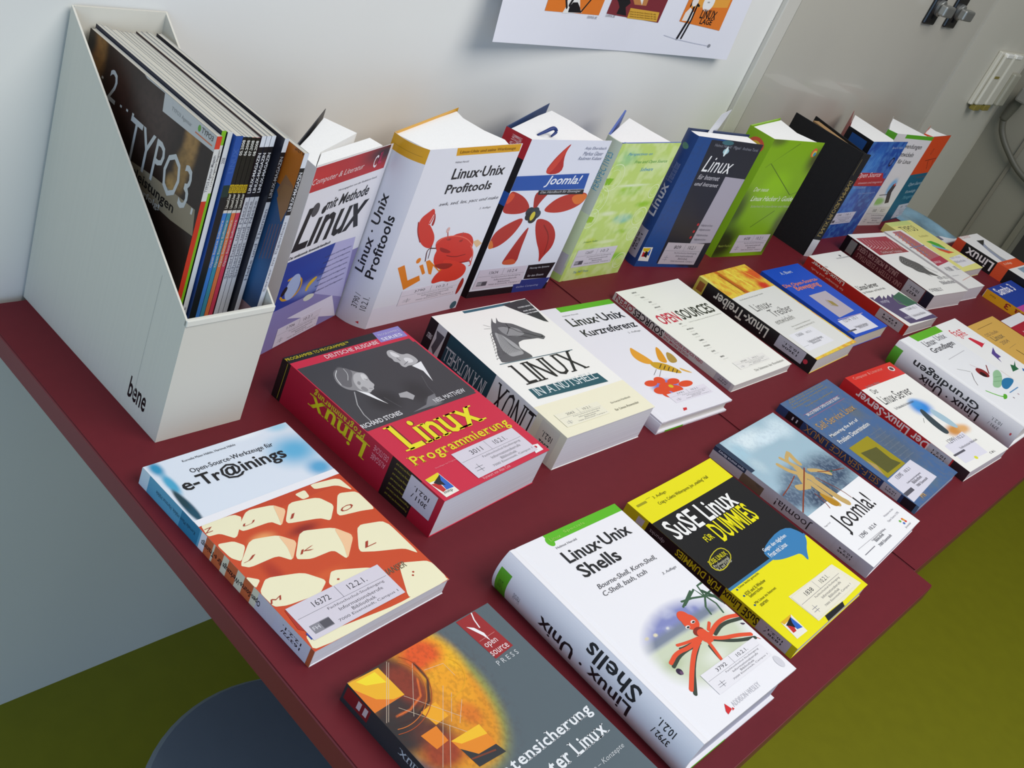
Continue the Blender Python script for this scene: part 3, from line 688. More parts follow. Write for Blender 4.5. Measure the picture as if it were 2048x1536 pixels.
('T','Craig u. Coletta Witherspoon, Jon „maddog“ Hall',38.9,213.6,150.9,219.6,'#4c4808',''),
('R',6.3,225.2,26.4,228.5,'#a09a10'),
('R',28.4,229.5,37.5,229.9,'#222'),
('T','SuSE Linux',8.9,166.5,150.9,195.5,'#f4f3f0','b'),
('T','FÜR',43.3,147.4,60.3,157.4,'#e0d60c','b'),
('T','DUMMIES',66.5,137.2,154.5,166.2,'#ece208','b'),
('P',[[8.9,129.2],[54.6,138.8],[58.3,118],[13.9,108.8]],'#c8be20',1),
('P',[[10.9,128.7],[53.1,137.3],[56.4,118.7],[15.6,110.5]],'#191714',1),
('T','SUSE LINUX',13,123.5,51,129.5,'#d8ce18','b'),
('T','Professional',14.4,118.3,46.4,122.3,'#b8b5a0','b'),
('T','9.2 auf DVD',14.6,114,46.6,118,'#b8b5a0','b'),
('T','Gegen den täglichen',102.9,99.6,158.9,106.1,'#e4ecf4','b'),
('T','Frust mit Linux',103.6,91.5,145.6,98,'#e4ecf4','b'),
('T','Linux leicht gemacht',15.1,84.5,61.9,88,'#5c5808',''),
('T','KDE und X-Window',14.1,74.5,59,78.7,'#5c5808',''),
('T','beherrschen',15.7,70.2,45.1,74.2,'#5c5808',''),
('T','Mit Linux ins Internet',12.9,61.3,61.5,64.6,'#5c5808',''),
('T','starten',16.2,56,33,59.6,'#5c5808',''),
('E',10.3,85.8,1.8,1.2,0,'#205080'),
('E',10,76.2,1.8,1.2,0,'#205080'),
('E',10,61.7,1.8,1.2,0,'#205080'),
('P',[[64.2,46.5],[130.5,44.6],[173.3,43.6],[181.5,6.4],[131.1,5],[101.6,6.8],[65.7,6.7]],'#eae4cc'),
('P',[[81.7,6.4],[126.9,5.2],[122.3,0],[78.1,0]],'#1c1c20'),
('B',66.1,8.8,169.6,44,'1838','10.2.1.',2,'#ebe5d2'),
('P',[[16.6,31.1],[40.7,31],[37.4,6.9],[13.3,7.8]],'#ece8dc'),
('P',[[16.6,31.1],[40.7,31],[36,27.5],[18,26.9]],'#e0b020'),
('P',[[36.4,29.7],[36.8,13],[27.1,14.9],[28.4,23.5]],'#2a62c0'),
('P',[[19.6,24.8],[28,21.3],[24,14.3],[17.2,14.7]],'#c22a28'),
('P',[[18.7,25.3],[36.1,29.1],[30.4,23.5],[27.4,17],[24,21.2]],'#17161c')],
'suse:spine':[
('R',0,0,236.7,15.4,'#c9ba10'),
('R',94.7,0,203.6,15.4,'#141214'),
('T','FÜR DUMMIES',99.4,2.3,161,13.1,'#cfc114','b'),
('T','SuSE Linux',47.3,2.3,94.7,13.1,'#26220c','b'),
('T','dpunkt',177.5,4.6,198.8,10.8,'#a09ca0',''),
('R',208.3,3.1,217.8,12.3,'#c0b8c0'),
('S',7.1,0.5,47.3,14.9,'1838 /','10.2.1.','#b9b0b4')],
'joomla:front':[
('R',0,0,174.9,239.3,'#f3f2f3'),
('G',0,95.7,174.9,239.3,'#a3c0ce',[('e',61.2,222.5,80,24,0.9,'#dcebf0'),('e',148.7,215.4,40,30,0.9,'#cfe2ea'),('e',131.2,124.4,80,46,0.8,'#3f516a'),('e',35,114.9,50,26,0.8,'#6f8698'),('e',105.7,212.6,50,16,0.8,'#d6e8f0'),('e',25.7,214.4,26,26,0.9,'#a9cbda'),('e',65.4,129.6,70,44,0.6,'#62788c'),('e',70.2,101.9,50,30,0.6,'#3c4c64'),('e',9.9,126.8,30,20,0.6,'#54657c'),('e',131.5,86.1,24,20,0.8,'#46506c'),('e',26.4,185,18,22,0.9,'#b8cfd8'),('n',3,'#a8bccc',0.3,2)],1.1),
('R',0,181.9,10.5,239.3,'#26364e'),
('L',[[104.1,176.5],[99.5,165.7],[98.7,157]],8.5,'#c9a868',1),
('L',[[60.1,171.2],[65.1,155.9],[74.3,147.2]],7.6499999999999995,'#c9a868',1),
('L',[[78.6,177.1],[84.6,163.5],[89.5,152.3]],6.12,'#c9a868',1),
('L',[[104.5,178.2],[81.7,170.2],[84,154.9]],5.779999999999999,'#c9a868',1),
('L',[[85,152.7],[82.7,138.2],[87.4,132.7]],13.6,'#c9a868',1),
('L',[[100.8,141.9],[117.4,134.3],[129.3,121.8]],6.8,'#c9a868',1),
('L',[[74.5,142],[65.4,129.6]],13.6,'#c9a868'),
('L',[[43.7,131.5],[63,125.8]],10.2,'#c9a868'),
('L',[[85.7,126.8],[87.1,109.8],[89.5,86.8],[93.1,79]],11.9,'#c9a868',1),
('L',[[74.2,128.8],[74.3,106.2],[74.4,84.7]],10.2,'#c9a868',1),
('L',[[97.9,148.5],[51.3,126.4],[30.6,117.2],[0,102.8]],2,'#8a3c20',1),
('L',[[63.6,147.1],[35.4,140.2],[2.9,134.7]],1.4,'#8a3c20',1),
('L',[[110.9,133.8],[135,124.4],[167.8,116.3]],1.3,'#8a3c20',1),
('L',[[95.5,128.9],[110.2,95.9],[111.2,79.8]],1.4,'#8a3c20',1),
('L',[[58.5,113.6],[57.7,98.5],[51.9,86.3]],1.4,'#8a3c20',1),
('P',[[67.1,112.7],[74.7,96.7],[79.5,82.4],[63.7,82.3],[61,100]],'#b8861e',1),
('E',137.2,123.4,2.4,1.6,0,'#1c6a44'),
('T','Joomla!',30.4,43.4,138.4,79.4,'#232022',''),
('T','Hagen Graf',4.6,71.3,22.6,73.9,'#9a989c',''),
('T','Webseiten mit dem',122.1,33.4,155.7,36.3,'#a8a6ac',''),
('T','Open Source CMS',117.5,24.5,157.6,28.5,'#a8a6ac',''),
('E',148.2,17.1,2.6,1.8,0,'#e0702c'),
('E',139.4,17,2.6,1.8,0,'#6cb43c'),
('E',141.8,11.8,2.6,1.8,0,'#4a74c0'),
('E',149.3,12.4,2.6,1.8,0,'#d84838'),
('E',149,15.3,2.6,1.8,0,'#e8a83c'),
('T','Joomla!',133.8,4.7,153.8,8.1,'#9a9aa0',''),
('T','12945',40.3,32.8,60.2,38.7,'#55535c',''),
('T','10.2.4',71.1,32.7,91.8,37.8,'#55535c',''),
('T','Fachhochschul-Studiengang',50.6,21.6,97.3,24.4,'#55535c',''),
('T','Bibliothek',55,18.3,82.8,22.4,'#55535c',''),
('T','7000 Eisenstadt',51.8,11.1,93.5,15.2,'#55535c',''),
('L',[[10.6,26.8],[92,24.3]],0.4,'#88868e'),
('R',11.1,16,44,17,'#77757e')],
'joomla:spine':[
('R',0,0,239.3,18.8,'#b6b0b6'),
('R',189,0,239.3,6.6,'#26364e'),
('T','open source library',191.4,0.9,232.1,5.6,'#d0d4dc','b'),
('R',157.9,6.6,191.4,18.8,'#6a5a48'),
('T','Joomla!',86.1,2.8,138.8,16,'#2a272b','n'),
('T','Galileo',162.7,7.5,169.9,11.3,'#444',''),
('S',19.1,1.9,52.6,16.9,'12945','10.2.4','#b6b0b6')],
'selfs:front':[
('G',0,0,172.8,234.8,'#4b6b98',[('e',116.2,85.3,50,60,0.9,'#56687e'),('e',93,24.9,40,30,0.9,'#5a7890'),('e',133.4,161.8,26,20,0.9,'#5f6e80'),('n',6,'#6a7280',0.4,7)],2),
('T','If you use Linux you need this book',25.7,230.6,143.7,233.8,'#b09a50',''),
('T','If you use Linux you need this book',21,226.5,143,229.7,'#b09a50',''),
('T','If you use Linux you need this book',19.2,221.4,147.2,224.6,'#b09a50',''),
('T','If you use Linux you need this book',44.9,209.7,144.9,212.9,'#b09a50',''),
('T','If you use Linux you need this book',14.1,216.4,74.1,219.6,'#b09a50',''),
('T','BRUCE PERENS’ OPEN SOURCE SERIES',22.7,195.8,140.7,200.8,'#e0dce0','b'),
('L',[[16.5,200.8],[149.3,201.4]],0.5,'#c05868'),
('L',[[17.1,191.9],[151.5,191.9]],0.5,'#c05868'),
('T','Self-Service Linux',12.3,167.1,146.3,180.1,'#c89a54','s'),
('T','Mastering the Art of',12,147.8,114.2,155.4,'#e6e4e2','b'),
('T','Problem Determination',12.6,134,126.2,142.1,'#e6e4e2','b'),
('P',[[17.4,123],[88.2,122.8],[89.1,57.8],[14.4,56.6]],'#a0921c'),
('P',[[27.4,107.6],[75.3,101.8],[72.3,75.3],[81.3,62.2],[27.6,62.2],[27.9,84.6]],'#5d5c2c'),
('P',[[18.5,95.4],[26.5,80.7],[14.9,60.8],[14.8,78.9]],'#b39a62'),
('T','Diagnose und Analyse',94.8,119.7,140.8,122.3,'#8c99a8',''),
('T','Diagnose und Analyse',94.5,111.4,140.5,114,'#8c99a8',''),
('T','Diagnose und Analyse',94.2,103.1,140.2,105.7,'#8c99a8',''),
('T','Diagnose und Analyse',93.9,94.8,139.9,97.4,'#8c99a8',''),
('T','Diagnose und Analyse',93.6,86.5,139.6,89.1,'#8c99a8',''),
('T','Diagnose und Analyse',93.3,78.2,139.3,80.8,'#8c99a8',''),
('T','Diagnose und Analyse',93,69.9,139,72.5,'#8c99a8',''),
('T','Diagnose und Analyse',92.7,61.7,138.7,64.3,'#8c99a8',''),
('P',[[6.6,54.4],[109.2,57.6],[115.6,15.1],[1.8,9.7]],'#dddae6'),
('T','13395',30.6,46.1,52.5,52.6,'#55535c',''),
('T','10.2.1',63.8,46.6,83.9,51.6,'#55535c',''),
('T','Fachhochschul-Studiengang',38.1,32.7,92,35.9,'#55535c',''),
('T','Bibliothek',49.8,27.6,84.9,32.8,'#55535c',''),
('T','7000 Eisenstadt',49.6,20.9,92.2,25.1,'#55535c',''),
('R',3.7,21.1,35,27.3,'#5a5862'),
('T','PTR',28.5,5,44.5,11,'#c8a060','b')],
'selfs:spine':[
('R',0,0,234.8,13.3,'#223c66'),
('R',192.5,0,218.4,13.3,'#0e1018'),
('T','||',199.6,4,209,9.3,'#c0c0c8',''),
('T','SELF-SERVICE LINUX',61,1.3,187.8,11.3,'#b08040','s'),
('R',0,0,23.5,13.3,'#131520'),
('R',0,0,4.7,13.3,'#4a6a88'),
('S',28.2,0.3,56.4,13,'13395','10.2.1','#b4b2bc')],
'dls:front':[
('R',0,0,169,232.1,'#f4f2ec'),
('R',0,199.6,169,232.1,'#d8281e'),
('T','Computer & Literatur',16.6,219.9,123.8,227.9,'#ec9c90','s'),
('E',148.7,218.2,9,6,0,'#e8e4e0'),
('E',148.7,218.2,6,4,0,'#5c3a3c'),
('T','Jochen Hein',19.2,198.1,69.4,204.9,'#88868a',''),
('T','Der',19,184.1,37,195.1,'#333',''),
('T','Linux-Server',12.1,158.4,120.1,178.4,'#3c3a3c',''),
('T','Das Praxishandbuch für Administratoren',20.8,143.7,90.8,148.9,'#5a6068',''),
('G',0,27.9,169,196.1,'#f4f2ec',[('e',90.5,129.8,42,26,0.8,'#2f8ce0'),('e',89,140.4,26,16,0.9,'#4a9ae0'),('e',98,69.4,40,18,0.8,'#d89448'),('e',125.1,65.7,30,14,0.9,'#e6b070')],1.5),
('P',[[72.8,126.1],[87.2,128.2],[83.7,111.5],[80.1,87.6],[79.1,70.6],[62.3,68.8],[59.2,82],[61,101.1]],'#3a474e',1),
('P',[[107.2,122.4],[115.7,114.8],[121.3,92.5],[118.3,70.5],[104.7,72.3],[96.7,95],[95.3,113.1]],'#a9c6d4',1),
('L',[[59.5,111.4],[46,103.3]],0.8,'#333'),
('P',[[20.4,54.1],[110.2,62.2],[104.5,12.3],[16.7,14.9]],'#e4e1ec'),
('T','12991',41.1,52.8,70.4,61.5,'#55535c',''),
('T','10.2.1',76.4,52.7,102.3,59.1,'#55535c',''),
('T','Fachhochschule Bibliothek',50.6,37.5,121.1,41.8,'#55535c',''),
('R',12.4,31.8,56.4,35.5,'#5a5862'),
('E',59.5,14.5,5,3.2,0,'#e0e03a'),
('T','C & L',107.1,7.2,127.1,11.2,'#333','b')],
'dls:spine':[
('R',0,0,232.1,19.5,'#c21f24'),
('T','Der Linux-Server',69.6,2,204.2,16.6,'#ecdada','b'),
('R',0,0,27.9,19.5,'#2a1218'),
('S',30.2,0.4,69.6,19.1,'12991','10.2.1','#b8b2ba')],
'grund:front':[
('R',0,0,170,243,'#eeeef0'),
('P',[[47.6,226],[170,226],[170,243],[42.5,243]],'#62b424'),
('T','Linux·',51.7,207.6,103.7,222.6,'#77757a','b'),
('T','Unix',111.2,210.3,155.2,224.3,'#8a888c','b'),
('T','Grundlagen',46.4,186.7,150.4,203.7,'#4c4a50','b'),
('L',[[61.9,169.1],[149.1,172.5]],1.6,'#c8c6ca'),
('E',105.1,118.2,15,13,0,'#8c2426'),
('E',99.9,114.4,8,7,0,'#2c1416'),
('L',[[45.5,145.9],[73.8,129.9]],1.2,'#8a8a88'),
('L',[[102.6,142.9],[112.8,126.6]],1,'#c08080'),
('L',[[72.6,127.6],[50,113.4],[37.9,101.6]],1.2,'#4a2c30'),
('L',[[148.6,127.2],[120.3,111.1]],2.4,'#8a2024'),
('P',[[139.5,110.9],[168.9,110.5],[153.9,95.9],[95,76.5],[72.2,86.1],[110,98.2]],'#9ac49a',1),
('L',[[120.7,100.3],[147,95.3]],0.7,'#4a8a50'),
('L',[[98.2,93.8],[126.7,87.9]],0.7,'#4a8a50'),
('P',[[134.8,90.8],[165.4,87.1],[170,77.5],[136.9,71.7],[103.3,68.8],[98.9,77.9]],'#2c78a8',1),
('L',[[38.8,86],[49.8,72.5],[64.5,60.3],[75.9,64.4]],3,'#6cc038',1),
('P',[[77.1,66.6],[83.9,61.9],[68,55.4],[52.5,57.8]],'#5cb030',1),
('L',[[170,105.7],[170,77.5]],1.4,'#d88a60'),
('L',[[99.6,62.2],[148.2,63]],2,'#5a90c0'),
('E',119.4,52.2,2,2,0,'#b890a0'),
('E',90.3,50.9,2,2,0,'#9a8a90')],
'grund:spine':[
('R',0,0,243,46,'#d5d3d6'),
('R',226,10.1,243,46,'#4f9a22'),
('T','Linux · Unix',65.6,23.9,179.8,39.6,'#1c1b1f','b'),
('T','Grundlagen',72.9,6.4,201.7,23,'#1c1b1f','b'),
('T','3791 /',29.2,23,48.6,28.5,'#444',''),
('T','10.2.1.',29.2,13.8,48.6,19.3,'#444',''),
('E',9.7,20.7,1.6,2.4,0,'#c04048')],
'jetzt:front':[
('R',0,0,131,235,'#f3f2f0'),
('T','fast',37.3,195,87.3,215,'#d83c48',''),
('T','ganz',48.6,185.7,88.6,197.7,'#d83c48',''),
('P',[[68.3,182.7],[80.4,182.5],[97,159.1],[108.5,160.5],[70.6,153],[72,158.4]],'#d22c40'),
('P',[[109.6,144],[91.5,131.4],[89.5,119],[73.8,119.1],[63.7,107.7],[67.8,120.7],[73.4,133.5]],'#5a4890'),
('P',[[115,99],[91,88.6],[88.1,80.9],[55.6,81.9],[81.8,96.9],[89.4,91.9]],'#2c6a44'),
('P',[[103.2,79.4],[109.4,72],[98.2,68.1],[92.8,73.9]],'#3c6aa8')],
'orange:front':[
('R',0,0,160,238,'#dcae56'),
('L',[[26.7,222.5],[119.7,223.6]],1.2,'#8a6a38'),
('T','OSS-Studie',21,197.6,91,206.6,'#a08050','b'),
('T','Linux',28.5,181.8,88.5,195.8,'#88724c','b'),
('T','2004',36.7,167.4,80.7,177.4,'#a08050','b'),
('L',[[57.4,145],[59,129.3]],3,'#3a2c1c'),
('L',[[40.8,155.5],[89.4,158.1]],0.8,'#a08050')],
'red:front':[
('R',0,0,160,240,'#b02434'),
('R',0,216,160,240,'#e8e6e8'),
('T','LINUX',24,172.8,144,196.8,'#e4b8bc','b'),
('R',99.2,206.4,160,240,'#eceaec')],
'profi:front':[
('R',0,0,170.3,246.1,'#e9e8ee'),
('R',0,0,170.3,29.5,'#e6e2ec'),
('P',[[49.5,235.9],[46.9,246.1],[168.3,246.1],[169.2,235.6]],'#e0a41c'),
('T','Linux-Unix und seine Werkzeuge',54.4,237.5,159.3,242.7,'#9a6c10','b'),
('T','Helmut Herold',52.5,226.2,76.3,228.9,'#77757a',''),
('T','Linux·Unix',55.9,204.3,154.4,219,'#1d1c20','b'),
('T','Profitools',54,184.9,139.7,197.7,'#1d1c20','b'),
('T','awk, sed, lex, yacc und make',52.2,167.5,164.3,173.5,'#5a585c','i'),
('T','3. Auflage',133.9,155.6,156.6,159.2,'#88868a','i'),
('P',[[19,86.7],[29.9,89.3],[46.5,64.2],[65.7,68.7],[71.1,60.2],[45,50.4]],'#e8821e'),
('P',[[58.5,83.9],[64.6,85.1],[75.7,70.4],[71.2,68.5]],'#e8821e'),
('E',53.3,92.1,4,4,0,'#e8821e'),
('P',[[68.2,88.8],[74.3,90.1],[101.7,70.7],[106,78.8],[111.8,75.7],[107.8,64.1],[86.2,79.6],[88.7,66.1],[83.1,68.1]],'#e8821e'),
('P',[[148.7,107],[157.9,109.1],[170.3,101.9],[161.9,96.4]],'#e8c090'),
('P',[[45.7,167.6],[38.9,162.9],[26.5,154.2],[29.1,137.9],[38,124.5],[51.6,112.4],[67.4,107.1],[69.3,114.2],[67.2,125],[54.5,138.9],[44.7,147.2],[48.5,141.7],[51.9,157.5]],'#d53426',1),
('P',[[49.8,161.8],[55.9,151],[56.2,140.8],[51.5,142.3],[52.3,151.4]],'#a82018',1),
('L',[[49.2,157.8],[46.7,147]],1.2,'#f0d8d4'),
('E',116.5,97.1,36,27,0,'#d53426'),
('P',[[72.1,113.8],[79.2,121.3],[100.4,122.9],[125.7,117.6],[147.5,103.8],[160.1,88.8],[158.6,77.7],[142,75.6],[106.7,83.1],[85.9,97]],'#d53426',1),
('P',[[83.1,108.1],[99.6,102.7],[112.5,96.5],[106.1,95.2],[90,99.7]],'#9c2018',1),
('L',[[104.9,92.1],[124.5,87.1],[143.8,88.8]],1.2,'#8a1c16',1),
('L',[[106.7,83.1],[130.1,76.3],[159.3,76.5]],2,'#a02018',1),
('L',[[75,113.4],[84.5,121.7],[106.6,121.7],[133.1,114.5],[151.9,101]],1.2,'#f0705a',1),
('L',[[25.8,150.3],[30.7,135.7],[42.8,119.8]],1.6,'#9c2018',1),
('P',[[89.1,118],[102.7,118.3],[99.1,114.5]],'#a02820',1),
('P',[[117.1,112.2],[127.5,114.1],[124.5,109.1]],'#a02820',1),
('L',[[95,117.2],[88.1,130.8],[88.7,134.9]],1.6,'#b8524a',1),
('L',[[121.1,118.2],[120.5,124.7]],1.6,'#b8524a'),
('E',88.1,131.8,3,4,0,'#e0b0a8'),
('L',[[78.4,106.6],[61.1,109],[66.7,89.1]],1.6,'#5a1c18',1),
('L',[[67.5,112.3],[70.3,92.8]],1.2,'#5a1c18'),
('P',[[98.3,88.7],[134.4,79],[157.4,68.8],[158.9,54.8],[144.8,47.9],[127,48.6],[116.4,52.6],[93.9,49.7],[96.2,64.9],[111.5,73.6]],'#de3c28',1),
('P',[[101.8,81.7],[130.1,76.3],[113.9,68.7],[83.3,80.1]],'#9a281c',1),
('P',[[158.6,52.6],[165.6,42.1],[161.9,26.4],[156.3,22.7],[155.2,39.2]],'#a82c20',1),
('L',[[154.1,80.6],[165.8,69.8],[160.7,68.3]],1.6,'#d53426',1),
('L',[[147.2,101.7],[160.1,88.8],[162.9,72.5]],2,'#e86858',1),
('B',44,26.3,153.1,48.8,'3790','10.2.1',2,'#e7dde4'),
('E',161.8,6.3,6,6,0,'#3c6470')],
'profi:spine':[
('R',0,0,246.1,45.4,'#e2e1e7'),
('R',227.6,0,246.1,45.4,'#dba01e'),
('R',235,4.5,235.5,40.9,'#a87c14'),
('T','Linux · Unix',71.4,25,177.2,36.3,'#1b1a1e','b'),
('T','Profitools',68.9,10,155,21.3,'#1b1a1e','b'),
('T','3790 /',24.6,17.3,44.3,25,'#333',''),
('T','10.2.1.',24.6,6.4,44.3,14.1,'#333',''),
('P',[[4.9,9.1],[8.6,10],[6.2,13.6]],'#d03038')],
'methode:front':[
('R',0,0,158,235,'#e9e8ee'),
('G',0,205.5,145.1,235,'#b8242a',[('e',138.3,227.2,70,20,1,'#3c2428'),('e',61.9,241.6,40,10,1,'#6c2428'),('e',12.8,220.8,50,20,1,'#c82c2c')],2),
('T','Computer & Literatur',0,212.2,98,221.2,'#ecd8d8','i'),
('T','C',117,210.4,124.9,226.1,'#e8e0e4','b'),
('T','&L',126.7,213.9,133.5,229,'#c03060','b'),
('T','Herausgegeben von der Redaktion freeX',58.5,194.2,136.6,197.3,'#55535a','i'),
('T','mit Methode',41.6,175.1,127.6,189.1,'#17161a','bi'),
('T','Linux',0,132.9,136,184.9,'#141316','bi'),
('E',23.5,180.6,7,8.5,0,'#4a484c'),
('T','Das umfassende Anwenderhandbuch',0,124.6,77.8,128.3,'#2c2a2e','bi'),
('R',0,0,158,98.7,'#8c84b8'),
('G',0,57.8,90.8,121.8,'#26409a',[('e',47.4,98.7,60,14,1,'#2444a0'),('e',71.1,70.5,60,16,0.9,'#7d8cc4'),('e',47.4,28.2,90,36,0.7,'#5a4250'),('e',142.2,11.8,30,20,1,'#a03038')],2),
('P',[[90.8,121.8],[134,117.7],[155.7,28.1],[80.6,55.6]],'#b8b4dc'),
('T','Installation und Konfiguration',77.6,104.3,131.5,107,'#4a4870',''),
('T','Installation und Konfiguration',77.3,96.6,132.3,99.3,'#4a4870',''),
('T','Installation und Konfiguration',77,88.8,133.2,91.6,'#4a4870',''),
('T','Installation und Konfiguration',76.7,81,134.1,83.9,'#4a4870',''),
('T','Installation und Konfiguration',76.4,73.1,134.9,76,'#4a4870',''),
('T','Installation und Konfiguration',76.1,65.2,135.8,68.2,'#4a4870',''),
('T','Installation und Konfiguration',75.8,57.2,136.7,60.2,'#4a4870',''),
('L',[[12.9,95.5],[22.5,96.6],[37,91.6],[43.3,83.8],[41.4,72.7],[30.4,66.6],[13.4,68.6],[6.8,74.7]],3,'#d09a2c',1),
('E',26,82.7,13,17,0,'#a8b8dc'),
('P',[[4.9,79.2],[11.5,88.4],[17.7,84.4],[9.9,73.6]],'#1c1a1c',1),
('P',[[54.6,68.3],[58.1,79],[71.7,83.5],[74.4,79.7],[61.4,72],[60.1,65.5]],'#d8b02c',1),
('P',[[56,55.9],[64,60.2],[80.1,56.8],[78.3,51.3],[64.4,49.9]],'#d8d8c8',1),
('P',[[35.1,37.2],[82.8,38.4],[125.1,38.5],[158,0]],'#e2dcea'),
('B',22.7,0.8,108.2,27.1,'1706','10.2.1',2,'#ddd6e2'),
('T','freeX',56.9,4.4,72.9,8.4,'#d04040','b')],
'joomlah:front':[
('R',0,0,164.3,243.4,'#e6e7f1'),
('R',0,0,164.3,11,'#171519'),
('P',[[84,243],[75.5,222.4],[89.7,193.7],[48.9,192],[60.3,218.1]],'#b82c28',1),
('P',[[84,243],[61.5,215.9],[51.3,193.1],[67.2,196.2]],'#d04434',1),
('P',[[49.4,165.5],[66.1,167.3],[81.3,166.9],[69.2,151.4],[65,137.8],[59.1,140.3]],'#a82822',1),
('P',[[0,169.1],[14.3,166.4],[36.7,156.9],[54.6,140.5],[43.4,134.1],[23.9,132.7],[0,136.1],[0,149.3]],'#b42c24',1),
('P',[[0,166.9],[12.7,164.3],[10.1,153.3],[0,147.1]],'#d8502c',1),
('P',[[82.1,139.4],[102.3,157.2],[136.3,163.2],[164.3,162.4],[164.3,148.2],[146.1,136.9],[117.9,131],[88.6,133.4]],'#bc3022',1),
('P',[[126.3,158.8],[164.3,161.9],[164.3,148.2],[146.4,141.7]],'#e0722c',1),
('P',[[47.3,127.1],[31.9,123.3],[7,110.9],[0,97.9],[0.7,79.2],[21.8,82.4],[39.9,97.5],[49.4,117.8]],'#b83026',1),
('P',[[0,97.9],[0.7,79.2],[14.2,80.6]],'#dc7a34',1),
('P',[[67.5,114.6],[56.4,94.1],[44.2,61.8],[42.4,51.1],[74.5,49.6],[70.3,74.2],[69.2,98.1]],'#b02c26',1),
('P',[[42.4,51.1],[74.5,49.6],[65.9,60.1],[45.5,59.3]],'#cf5a34',1),
('P',[[77.8,125.7],[110.4,117.1],[133.4,96.6],[138.6,74.2],[125.8,57.8],[122.5,46.9],[114.7,66.1],[93.8,89.4],[78.4,114]],'#b42822',1),
('L',[[97.2,113],[121.6,92.5],[126.1,62.7]],2,'#8a1c18',1),
('E',64.3,130.9,8,7,0,'#22262c'),
('E',55.6,135.9,8,7,0,'#2c343c'),
('E',72,130.6,8,7,0,'#3c4650'),
('E',66.8,123.9,8,7,0,'#2a2a24'),
('E',58,128.9,8,7,0,'#1e2026'),
('E',66.3,135.5,8,7,0,'#333c44'),
('E',64.8,128.6,4.5,7,0,'#d8c83c'),
('T','Anja Ebersbach',112.9,228.7,159.2,234.3,'#7a8098','i'),
('T','Markus Glaser',114.6,220.9,157.4,227.1,'#7a8098','i'),
('T','Radovan Kubani',108.6,214.1,158.7,219.4,'#7a8098','i'),
('P',[[0,190.6],[146.8,193.5],[150.6,168.6],[0,169.2]],'#2454a8'),
('T','Joomla!',61.3,173,135,190.9,'#eef0f6','ib'),
('P',[[54.9,168.7],[151,167.9],[152.5,160.4],[57.3,161.9]],'#201e24'),
('T','Das Handbuch für Einsteiger',60.2,162.9,145.5,167.6,'#d8d8dc','i'),
('P',[[102.6,46],[161.6,46.1],[155.7,19.7],[104.9,22.1]],'#16141a'),
('T','Planung des Systems',108.6,38.1,151,41.9,'#d0d0d8',''),
('T','für den Einsatz',110.9,25.3,145.9,28.8,'#d0d0d8',''),
('P',[[86.7,21.3],[164.3,19.6],[157.2,0.1],[90.7,0]],'#2c3c84'),
('T','Galileo Computing',96.2,6.5,143.8,10.7,'#a8b0d8',''),
('B',4.4,14.9,100.9,46.2,'13634','10.2.4',1,'#d9cfda')],
'joomlah:spine':[
('R',0,0,243.4,37.2,'#161418'),
('R',214.2,0,243.4,37.2,'#b4202c'),
('R',146,0,165.5,37.2,'#2454a8'),
('T','Mit CD-ROM',219.1,11.2,238.5,26,'#e8b8bc','b')],
'persp:front':[
('G',0,0,151.9,234.1,'#c4dc74',[('e',30.4,210.7,40,24,1,'#9fd08c'),('e',121.5,199,30,20,1,'#d4e8a0'),('e',76,154.5,46,12,0.8,'#9ccc28'),('e',129.1,128.8,30,8,0.9,'#96c828'),('e',45.6,117,30,6,0.9,'#e4eec0'),('e',91.1,105.3,34,12,0.8,'#84c4b0'),('e',106.3,81.9,40,6,0.9,'#a4cc3c'),('e',30.4,70.2,20,8,0.9,'#c4d83c'),('e',76,65.5,40,5,0.9,'#e0ecb4'),('e',53.2,46.8,34,12,0.8,'#84c4c0'),('e',121.5,35.1,26,10,0.9,'#90c83c'),('e',76,163.9,60,3,0.9,'#e8f2d0'),('e',45.6,11.7,30,8,0.9,'#c8d83c'),('n',14,'#e4f0b4',0.5,11)],2),
('T','Perspectives on',26.5,212.9,87.9,219,'#3c98c8','i'),
('T','Free and Open Source',51.9,199.7,137.1,206.1,'#4ca03c','i'),
('T','Software',75.9,187.6,108.6,193.7,'#3c98c8','i'),
('L',[[39.7,178.6],[38.9,184.3],[36.7,189.6],[33.2,194.2],[28.7,197.7],[23.4,199.9],[17.7,200.6],[12,199.9],[6.7,197.7],[2.1,194.2],[0,189.6],[0,184.3],[0,178.6],[0,172.9],[0,167.6],[2.1,163],[6.7,159.6],[12,157.4],[17.7,156.6],[23.4,157.4],[28.7,159.6],[33.2,163],[36.7,167.6],[38.9,172.9],[39.7,178.6]],1.1,'#e6f2c4'),
('L',[[30.9,178.6],[30.4,182],[29.1,185.2],[27,187.9],[24.3,190],[21.1,191.4],[17.7,191.8],[14.3,191.4],[11.1,190],[8.3,187.9],[6.2,185.2],[4.9,182],[4.5,178.6],[4.9,175.2],[6.2,172],[8.3,169.3],[11.1,167.2],[14.3,165.9],[17.7,165.4],[21.1,165.9],[24.3,167.2],[27,169.3],[29.1,172],[30.4,175.2],[30.9,178.6]],0.8,'#dcecb4'),
('L',[[24.9,140.6],[24.1,146.8],[21.7,152.6],[17.9,157.5],[12.9,161.3],[7.1,163.7],[0.9,164.6],[0,163.7],[0,161.3],[0,157.5],[0,152.6],[0,146.8],[0,140.6],[0,134.3],[0,128.6],[0,123.6],[0,119.8],[0,117.4],[0.9,116.6],[7.1,117.4],[12.9,119.8],[17.9,123.6],[21.7,128.6],[24.1,134.3],[24.9,140.6]],1.1,'#e6f2c4'),
